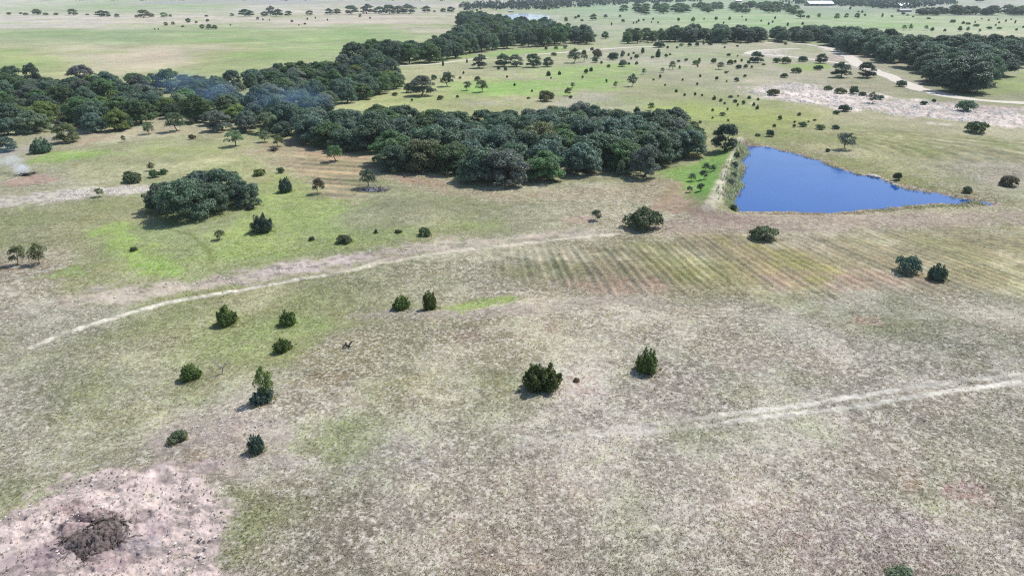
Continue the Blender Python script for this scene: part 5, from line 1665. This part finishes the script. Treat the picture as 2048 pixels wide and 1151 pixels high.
# ------------------------------------------------------------------ heaps: ash pile, brush pile, burning pile, log heap, stump
def mound_mesh(name, seed, rx, ry, hh, mat, n=34, rough=0.25, power=1.4, freq=4.0):
    rng = np.random.default_rng(seed)
    g = np.linspace(-1, 1, n)
    X, Y = np.meshgrid(g, g)
    q = np.sqrt(X ** 2 + Y ** 2)
    ang = np.arctan2(Y, X)
    edge = 0.78 + 0.10 * np.sin(3 * ang + seed) + 0.05 * np.sin(7 * ang + 2 * seed) + 0.30 * (fbm(np.cos(ang) * 3 + seed, np.sin(ang) * 3 + q, 3, seed) - 0.5)
    base = np.clip(1 - (q / edge) ** 2, 0, 1) ** power
    nn = fbm(X * freq + seed * 3, Y * freq, 4, seed, 0.65) - 0.5
    z = hh * base * (1 + rough * 2 * nn) + (nn * rough * hh * 0.8) * (base > 0.02) - 0.12 * (base <= 0.02)
    V = np.stack([X * rx, Y * ry, z], -1).reshape(-1, 3)
    i, j = np.meshgrid(np.arange(n - 1), np.arange(n - 1), indexing='ij')
    F = np.stack([i * n + j, i * n + j + 1, (i + 1) * n + j + 1, (i + 1) * n + j], -1).reshape(-1, 4)
    keep = (base.reshape(-1)[F] > 0.0).any(1)
    return mesh_np(name, V, F[keep], mat, smooth=True)


def stick_mesh(name, seed, L, r, mat, twigs=2):
    rng = np.random.default_rng(seed)
    P = bend_line((-L / 2, 0, 0), (L / 2, 0, 0), rng, 6, 0.05)
    parts = [tube(P, np.linspace(r, r * 0.45, 6), 6)]
    for k in range(twigs):
        s = P[rng.integers(2, 5)]
        e = s + np.array([L * 0.25, rng.normal(0, 0.18) * L, rng.normal(0, 0.12) * L])
        parts.append(tube(bend_line(s, e, rng, 4, 0.08), np.linspace(r * 0.45, r * 0.12, 4), 5))
    V, F = join(parts)
    return mesh_np(name, V, F, mat, smooth=True)


def heap_sticks(root, meshes, n, rx, ry, hh, seed, part='branch', tilt=0.35):
    rng = np.random.default_rng(seed)
    for k in range(n):
        a, q = rng.uniform(0, 6.28), math.sqrt(rng.random())
        o = link(part, meshes[int(rng.integers(len(meshes)))], root)
        o.location = (math.cos(a) * q * rx, math.sin(a) * q * ry, 0.05 + hh * (1 - q * q) * rng.uniform(0.3, 1))
        o.rotation_euler = (rng.uniform(0, 6.28), rng.normal(0, tilt), rng.uniform(0, 6.28))
        s = rng.uniform(0.6, 1.2)
        o.scale = (s, s, s)


def gp(px, py):
    return tuple(float(v[0]) for v in at(px, py))


ap = gp(190, 1078)
t = thing('ash_pile', 'cold brown ash heap with charred branches in the bare pale clearing', 'ash pile', (ap[0], ap[1], ap[2] + 0.02), None, 0.3)
link('ash', mound_mesh('ash', 5, 2.5, 2.4, 0.65, M['ash'], 80, 0.7, 1.2, 8.0), t)
link('baked_earth', mound_mesh('baked_earth', 8, 1.5, 0.9, 0.32, M['earth'], 30, 0.6, 1.2, 7.0), t, (-1.6, 1.7, 0))
link('baked_earth', mound_mesh('baked_earth', 11, 1.2, 0.6, 0.24, M['earth'], 26, 0.6, 1.2, 7.0), t, (0.9, -2.1, 0))
charred = [stick_mesh('charred_branch', 60 + k, 1.5, 0.05, M['char'], 3) for k in range(4)]
brown = [stick_mesh('brown_branch', 64 + k, 1.4, 0.04, M['bark'], 4) for k in range(4)]
heap_sticks(t, charred, 14, 2.0, 1.8, 0.5, 3, 'charred_branch', 0.25)
heap_sticks(t, brown, 26, 2.5, 2.3, 0.5, 12, 'branch', 0.2)
for k, (dx, dy, rz, s) in enumerate([(-1.9, 0.5, 0.5, 1.3), (-1.7, 0.9, 0.7, 1.1), (-1.5, -1.2, 0.9, 1.1), (0.1, 1.8, 0.35, 1.4), (0.9, 1.6, -0.4, 1.5),
                                     (1.9, 0.8, -0.9, 1.4), (2.2, 0.3, -1.2, 1.0), (1.5, 1.3, -0.2, 1.3), (-0.7, 1.7, 0.2, 1.0), (3.0, -0.7, 0.1, 0.9), (0.3, -2.0, 0.2, 0.8)]):
    o = link('branch', brown[k % 4], t, (dx, dy, 0.15))
    o.rotation_euler = (0.4 * k, 0.05, rz)
    o.scale = (s, s, s)

bp_ = gp(748, 381)
t = thing('brush_pile', 'wide grey brush pile round the foot of a dark tree', 'brush pile', bp_, None)
link('debris', mound_mesh('debris', 13, 3.6, 1.5, 0.5, M['brush'], 40, 0.6), t)
brush = [stick_mesh('brush_branch', 80 + k, 1.7, 0.06, M['brush'], 3) for k in range(5)]
heap_sticks(t, brush, 55, 3.3, 1.3, 0.6, 4)
dk = [stick_mesh('dark_branch', 90 + k, 1.5, 0.09, M['char'], 2) for k in range(3)]
heap_sticks(t, dk, 20, 2.9, 1.1, 0.5, 5)

fp = gp(52, 351)
t = thing('burning_brush_pile', 'smouldering black brush pile giving off white smoke at the left edge', 'brush pile', fp, None)
link('embers', mound_mesh('embers', 15, 1.5, 1.0, 0.5, M['char'], 26, 0.5), t)
heap_sticks(t, charred, 16, 1.5, 0.9, 0.6, 6, 'charred_branch')
fp2 = gp(69, 347)
t = thing('charred_heap', 'small charred heap just right of the smouldering pile', 'brush pile', fp2, None)
link('ash', mound_mesh('ash', 17, 1.2, 0.6, 0.35, M['ash'], 22, 0.5), t)
heap_sticks(t, charred, 8, 1.0, 0.5, 0.35, 7, 'charred_branch')

lp = gp(548, 302)
t = thing('log_heap', 'low dark heap of logs on bare tan ground by the creek woods', 'log heap', lp, None, 0.2)
logs = [stick_mesh('log', 95 + k, 2.2, 0.2, M['bark'], 1) for k in range(3)]
heap_sticks(t, logs, 9, 0.9, 0.5, 0.8, 8, 'log', 0.12)

sp_ = gp(1152, 764)
t = thing('stump', 'rusty brown stump between the two big junipers', 'stump', sp_, None)
V, F = tube([(0, 0, -0.1), (0.05, 0, 0.2), (0.12, 0.05, 0.42)], [0.42, 0.34, 0.26], 9)
link('wood', mesh_np('stump_wood', V, F, plain_material('rusty_wood', (0.12, 0.06, 0.035), (0.22, 0.12, 0.07), 5.0), smooth=True), t)
link('cap', mound_mesh('stump_cap', 21, 0.30, 0.30, 0.10, M['bark'], 12, 0.4), t, (0.12, 0.05, 0.40))
gb = gp(693, 692)
t = thing('dead_bough', 'small dark dead bough lying on the brow slope', 'branch', gb, None)
heap_sticks(t, dk, 4, 0.3, 0.2, 0.2, 10, 'branch', 0.3)

ROCK = []
for k in range(3):
    rng = np.random.default_rng(300 + k)
    d = sphere_pts(60, rng)
    import bmesh
    bm = bmesh.new()
    for p in d:
        bm.verts.new(p * np.array([1, 0.75, 0.55]) * rng.uniform(0.85, 1.1))
    bmesh.ops.convex_hull(bm, input=bm.verts)
    for v in [v for v in bm.verts if not v.link_faces]:
        bm.verts.remove(v)
    me = bpy.data.meshes.new('rock')
    bm.to_mesh(me)
    bm.free()
    me.materials.append(M['stone'])
    ROCK.append(me)
for px, py, s, lab in [(1747, 353, 0.85, 'biggest white limestone block on the far bank of the pond'), (1756, 355, 0.6, 'white block right of the biggest one on the pond bank'),
                       (1774, 362, 0.5, 'pale block nearest the shrub on the pond bank'), (1783, 365, 0.4, 'small pale block at the right end of the bank stones'),
                       (1737, 351, 0.4, 'small white block left of the biggest one on the pond bank')]:
    x, y, z = gp(px, py)
    o = link('limestone_block', ROCK[int(s * 10) % 3], None, (x, y, max(z, WATER_Z) + 0.1))
    o.scale = (s, s, s)
    o['label'], o['category'], o['group'] = lab, 'rock', 'limestone blocks on the pond bank'

lt = gp(130, 212)
t = thing('dead_tree', 'bleached leaning dead trunk in the creek woods', 'dead tree', lt, None)
V, F = join([tube([(0, 0, -0.2), (-0.9, 0, 2.6), (-2.0, 0.2, 5.4), (-3.2, 0.3, 8.2)], [0.26, 0.22, 0.15, 0.05], 7),
             tube([(-0.9, 0, 2.6), (0.1, -0.3, 4.4), (0.6, -0.4, 5.6)], [0.13, 0.08, 0.03], 5)])
link('trunk', mesh_np('dead_trunk', V, F, M['dead'], smooth=True), t)


# ------------------------------------------------------------------ far buildings
def box_mesh(name, x0, x1, y0, y1, z0, z1, mat):
    V = np.array([(x, y, z) for z in (z0, z1) for y in (y0, y1) for x in (x0, x1)], float)
    F = np.array([(0, 2, 3, 1), (4, 5, 7, 6), (0, 1, 5, 4), (2, 6, 7, 3), (0, 4, 6, 2), (1, 3, 7, 5)])
    return mesh_np(name, V, F, mat)


def building(name, px, py, wpx, label, cat, wall_mat, roof_mat, depth=0.5, wall=0.16, rise=0.14, rot=0.05, doors=1, windows=3):
    x, y, z = gp(px, py)
    W = wpx * depth_of(x, y, z) / FPX
    D, h, r = W * depth, W * wall, W * rise
    t = thing(name, label, cat, (x, y, z), 'far buildings', rot)
    hw, hd = W / 2, D / 2
    V = np.array([(-hw, -hd, -0.5), (hw, -hd, -0.5), (hw, hd, -0.5), (-hw, hd, -0.5), (-hw, -hd, h), (hw, -hd, h), (hw, hd, h), (-hw, hd, h), (-hw, 0, h + r * 0.96), (hw, 0, h + r * 0.96)])
    me = bpy.data.meshes.new('wall')
    me.from_pydata(V.tolist(), [], [(0, 1, 5, 4), (2, 3, 7, 6), (1, 2, 6, 9, 5), (3, 0, 4, 8, 7)])
    me.materials.append(wall_mat)
    link('wall', me, t)
    o_ = 0.03 * W
    e = h - r * o_ / hd
    th = 0.15
    V = []
    for s in (-1, 1):
        V += [(-hw - o_, s * (hd + o_), e), (hw + o_, s * (hd + o_), e), (hw + o_, 0, h + r), (-hw - o_, 0, h + r)]
    V = np.array(V + [(a, b, c + th) for a, b, c in V])
    me = bpy.data.meshes.new('roof')
    me.from_pydata(V.tolist(), [], [(0, 1, 2, 3), (4, 7, 6, 5), (8, 11, 10, 9), (12, 13, 14, 15), (0, 8, 9, 1), (5, 13, 12, 4), (0, 3, 11, 8), (1, 9, 10, 2), (4, 12, 15, 7), (5, 6, 14, 13)])
    me.materials.append(roof_mat)
    rf = link('roof', me, t)
    link('ridge_cap', box_mesh('ridge_cap', -hw - o_, hw + o_, -0.3, 0.3, h + r + 0.12, h + r + 0.3, roof_mat), rf)
    n = doors + windows
    for k in range(n):
        cx = -hw + W * (k + 0.5) / n
        if k < doors:
            link('door', box_mesh('door', cx - W * 0.06, cx + W * 0.06, -hd - 0.08, -hd + 0.1, -0.2, h * 0.78, M['opening']), t)
        else:
            fr = link('window', box_mesh('window', cx - W * 0.03, cx + W * 0.03, -hd - 0.06, -hd + 0.1, h * 0.4, h * 0.75, M['white_metal']), t)
            link('pane', box_mesh('pane', cx - W * 0.025, cx + W * 0.025, -hd - 0.09, -hd, h * 0.43, h * 0.72, M['opening']), fr)
    return t


building('barn', 1637, 12, 48, 'long white-roofed barn, biggest of the far buildings', 'barn', M['tan_siding'], M['white_metal'], 0.5, 0.10, 0.09, 0.06, 2, 3)
building('shed', 1622, 11.5, 18, 'small pale shed in front of the long white-roofed barn', 'shed', M['dark_metal'], M['white_metal'], 0.6, 0.14, 0.12, -0.1)
building('house', 1801, 15, 28, 'white-roofed house behind the dark-roofed shed', 'house', M['dark_metal'], M['white_metal'], 0.6, 0.14, 0.14, -0.08)
building('shed', 1808, 24, 24, 'grey dark-walled shed before the white-roofed house', 'shed', M['dark_metal'], M['siding'], 0.5, 0.14, 0.10, 0.1)
building('house', 1849, 27, 30, 'white-roofed house beside the far grey road', 'house', M['dark_metal'], M['white_metal'], 0.5, 0.18, 0.12, 0.12)
building('house', 1476, 5, 12, 'tiny white house above the far green scrub', 'house', M['dark_metal'], M['white_metal'], 0.7, 0.25, 0.2, 0)
building('shed', 1713, 9, 11, 'tiny pale shed between the far barn and house', 'shed', M['siding'], M['white_metal'], 0.7, 0.2, 0.15, 0.1)
building('house', 1022, 25, 11, 'small pale house behind the far pond', 'house', M['siding'], M['siding'], 0.7, 0.25, 0.15, 0)

x, y, z = gp(1955, 74)
t = thing('marker_post', 'pale tall post standing behind the big oak wood', 'post', (x, y, z))
V, F = tube([(0, 0, -0.3), (0, 0, 2.0), (0, 0, 4.6)], [0.34, 0.32, 0.30], 8)
link('shaft', mesh_np('shaft', V, F, M['post']), t)
link('cap', box_mesh('cap', -0.4, 0.4, -0.4, 0.4, 4.6, 4.8, M['post']), t)


# ------------------------------------------------------------------ smoke and haze
def smoke_material(name, color, density, scale):
    m, nt, out = new_mat(name)
    tc = nd(nt, 'ShaderNodeTexCoord')
    ln = nd(nt, 'ShaderNodeVectorMath', operation='LENGTH')
    nt.links.new(tc.outputs['Object'], ln.inputs[0])
    fall = rng_map(nt, ln.outputs['Value'], 0.1, 0.95, 1.0, 0.0)
    n = noise(nt, tc.outputs['Object'], scale, 4, 0.6)
    dn = math_n(nt, 'MULTIPLY', math_n(nt, 'MULTIPLY', fall, rng_map(nt, n, 0.38, 0.68, 0.0, 1.0)), density)
    v = nd(nt, 'ShaderNodeVolumePrincipled')
    v.inputs['Color'].default_value = (*color, 1)
    v.inputs['Anisotropy'].default_value = 0.1
    nt.links.new(dn, v.inputs['Density'])
    nt.links.new(v.outputs[0], out.inputs['Volume'])
    return m


def smoke(px, py, lift, rx, ry, rz, mat, label, rot=0.0):
    import bmesh
    x, y, z = gp(px, py)
    bm = bmesh.new()
    bmesh.ops.create_icosphere(bm, subdivisions=3, radius=1.0)
    me = bpy.data.meshes.new('smoke')
    bm.to_mesh(me)
    bm.free()
    me.materials.append(mat)
    o = link('smoke', me, None, (x, y, z + lift))
    o.scale = (rx, ry, rz)
    o.rotation_euler = (0, 0, rot)
    o['kind'] = 'stuff'
    o['label'] = label
    o['category'] = 'smoke'


white_smoke = smoke_material('white_smoke', (0.92, 0.93, 1.0), 1.6, 2.2)
blue_smoke = smoke_material('blue_smoke', (0.36, 0.60, 1.0), 0.04, 2.4)
smoke(45, 349, 1.3, 2.6, 1.8, 1.7, white_smoke, 'thick white smoke rolling off the smouldering pile')
thin_smoke = smoke_material('thin_white_smoke', (0.88, 0.92, 1.0), 0.5, 1.9)
smoke(26, 344, 2.6, 4.2, 2.6, 2.0, thin_smoke, 'thinner white smoke trailing left of the smouldering pile')
smoke(8, 330, 3.2, 7.0, 5.0, 2.6, blue_smoke, 'thin bluish smoke drifting off the left edge', 0.3)
smoke(365, 205, 7.5, 15, 11, 5.5, blue_smoke, 'thin blue smoke over the middle of the creek woods')
smoke(435, 225, 7.0, 12, 10, 5.0, blue_smoke, 'blue smoke round the bleached dead tree in the creek woods')
smoke(585, 250, 8.0, 18, 11, 5.5, blue_smoke, 'blue smoke over the right end of the creek woods')


def haze():
    m, nt, out = new_mat('haze_air')
    v = nd(nt, 'ShaderNodeVolumePrincipled')
    v.inputs['Color'].default_value = (0.80, 0.90, 1.0, 1)
    v.inputs['Density'].default_value = 0.00008
    v.inputs['Anisotropy'].default_value = 0.0
    nt.links.new(v.outputs[0], out.inputs['Volume'])
    me = box_mesh('haze', -9300, 9300, -9300, 9300, -6.0, 46.0, m)
    o = link('haze', me)
    o['kind'] = 'stuff'
    o['label'] = 'thin pale haze over the whole pasture'
    o['category'] = 'haze'


haze()
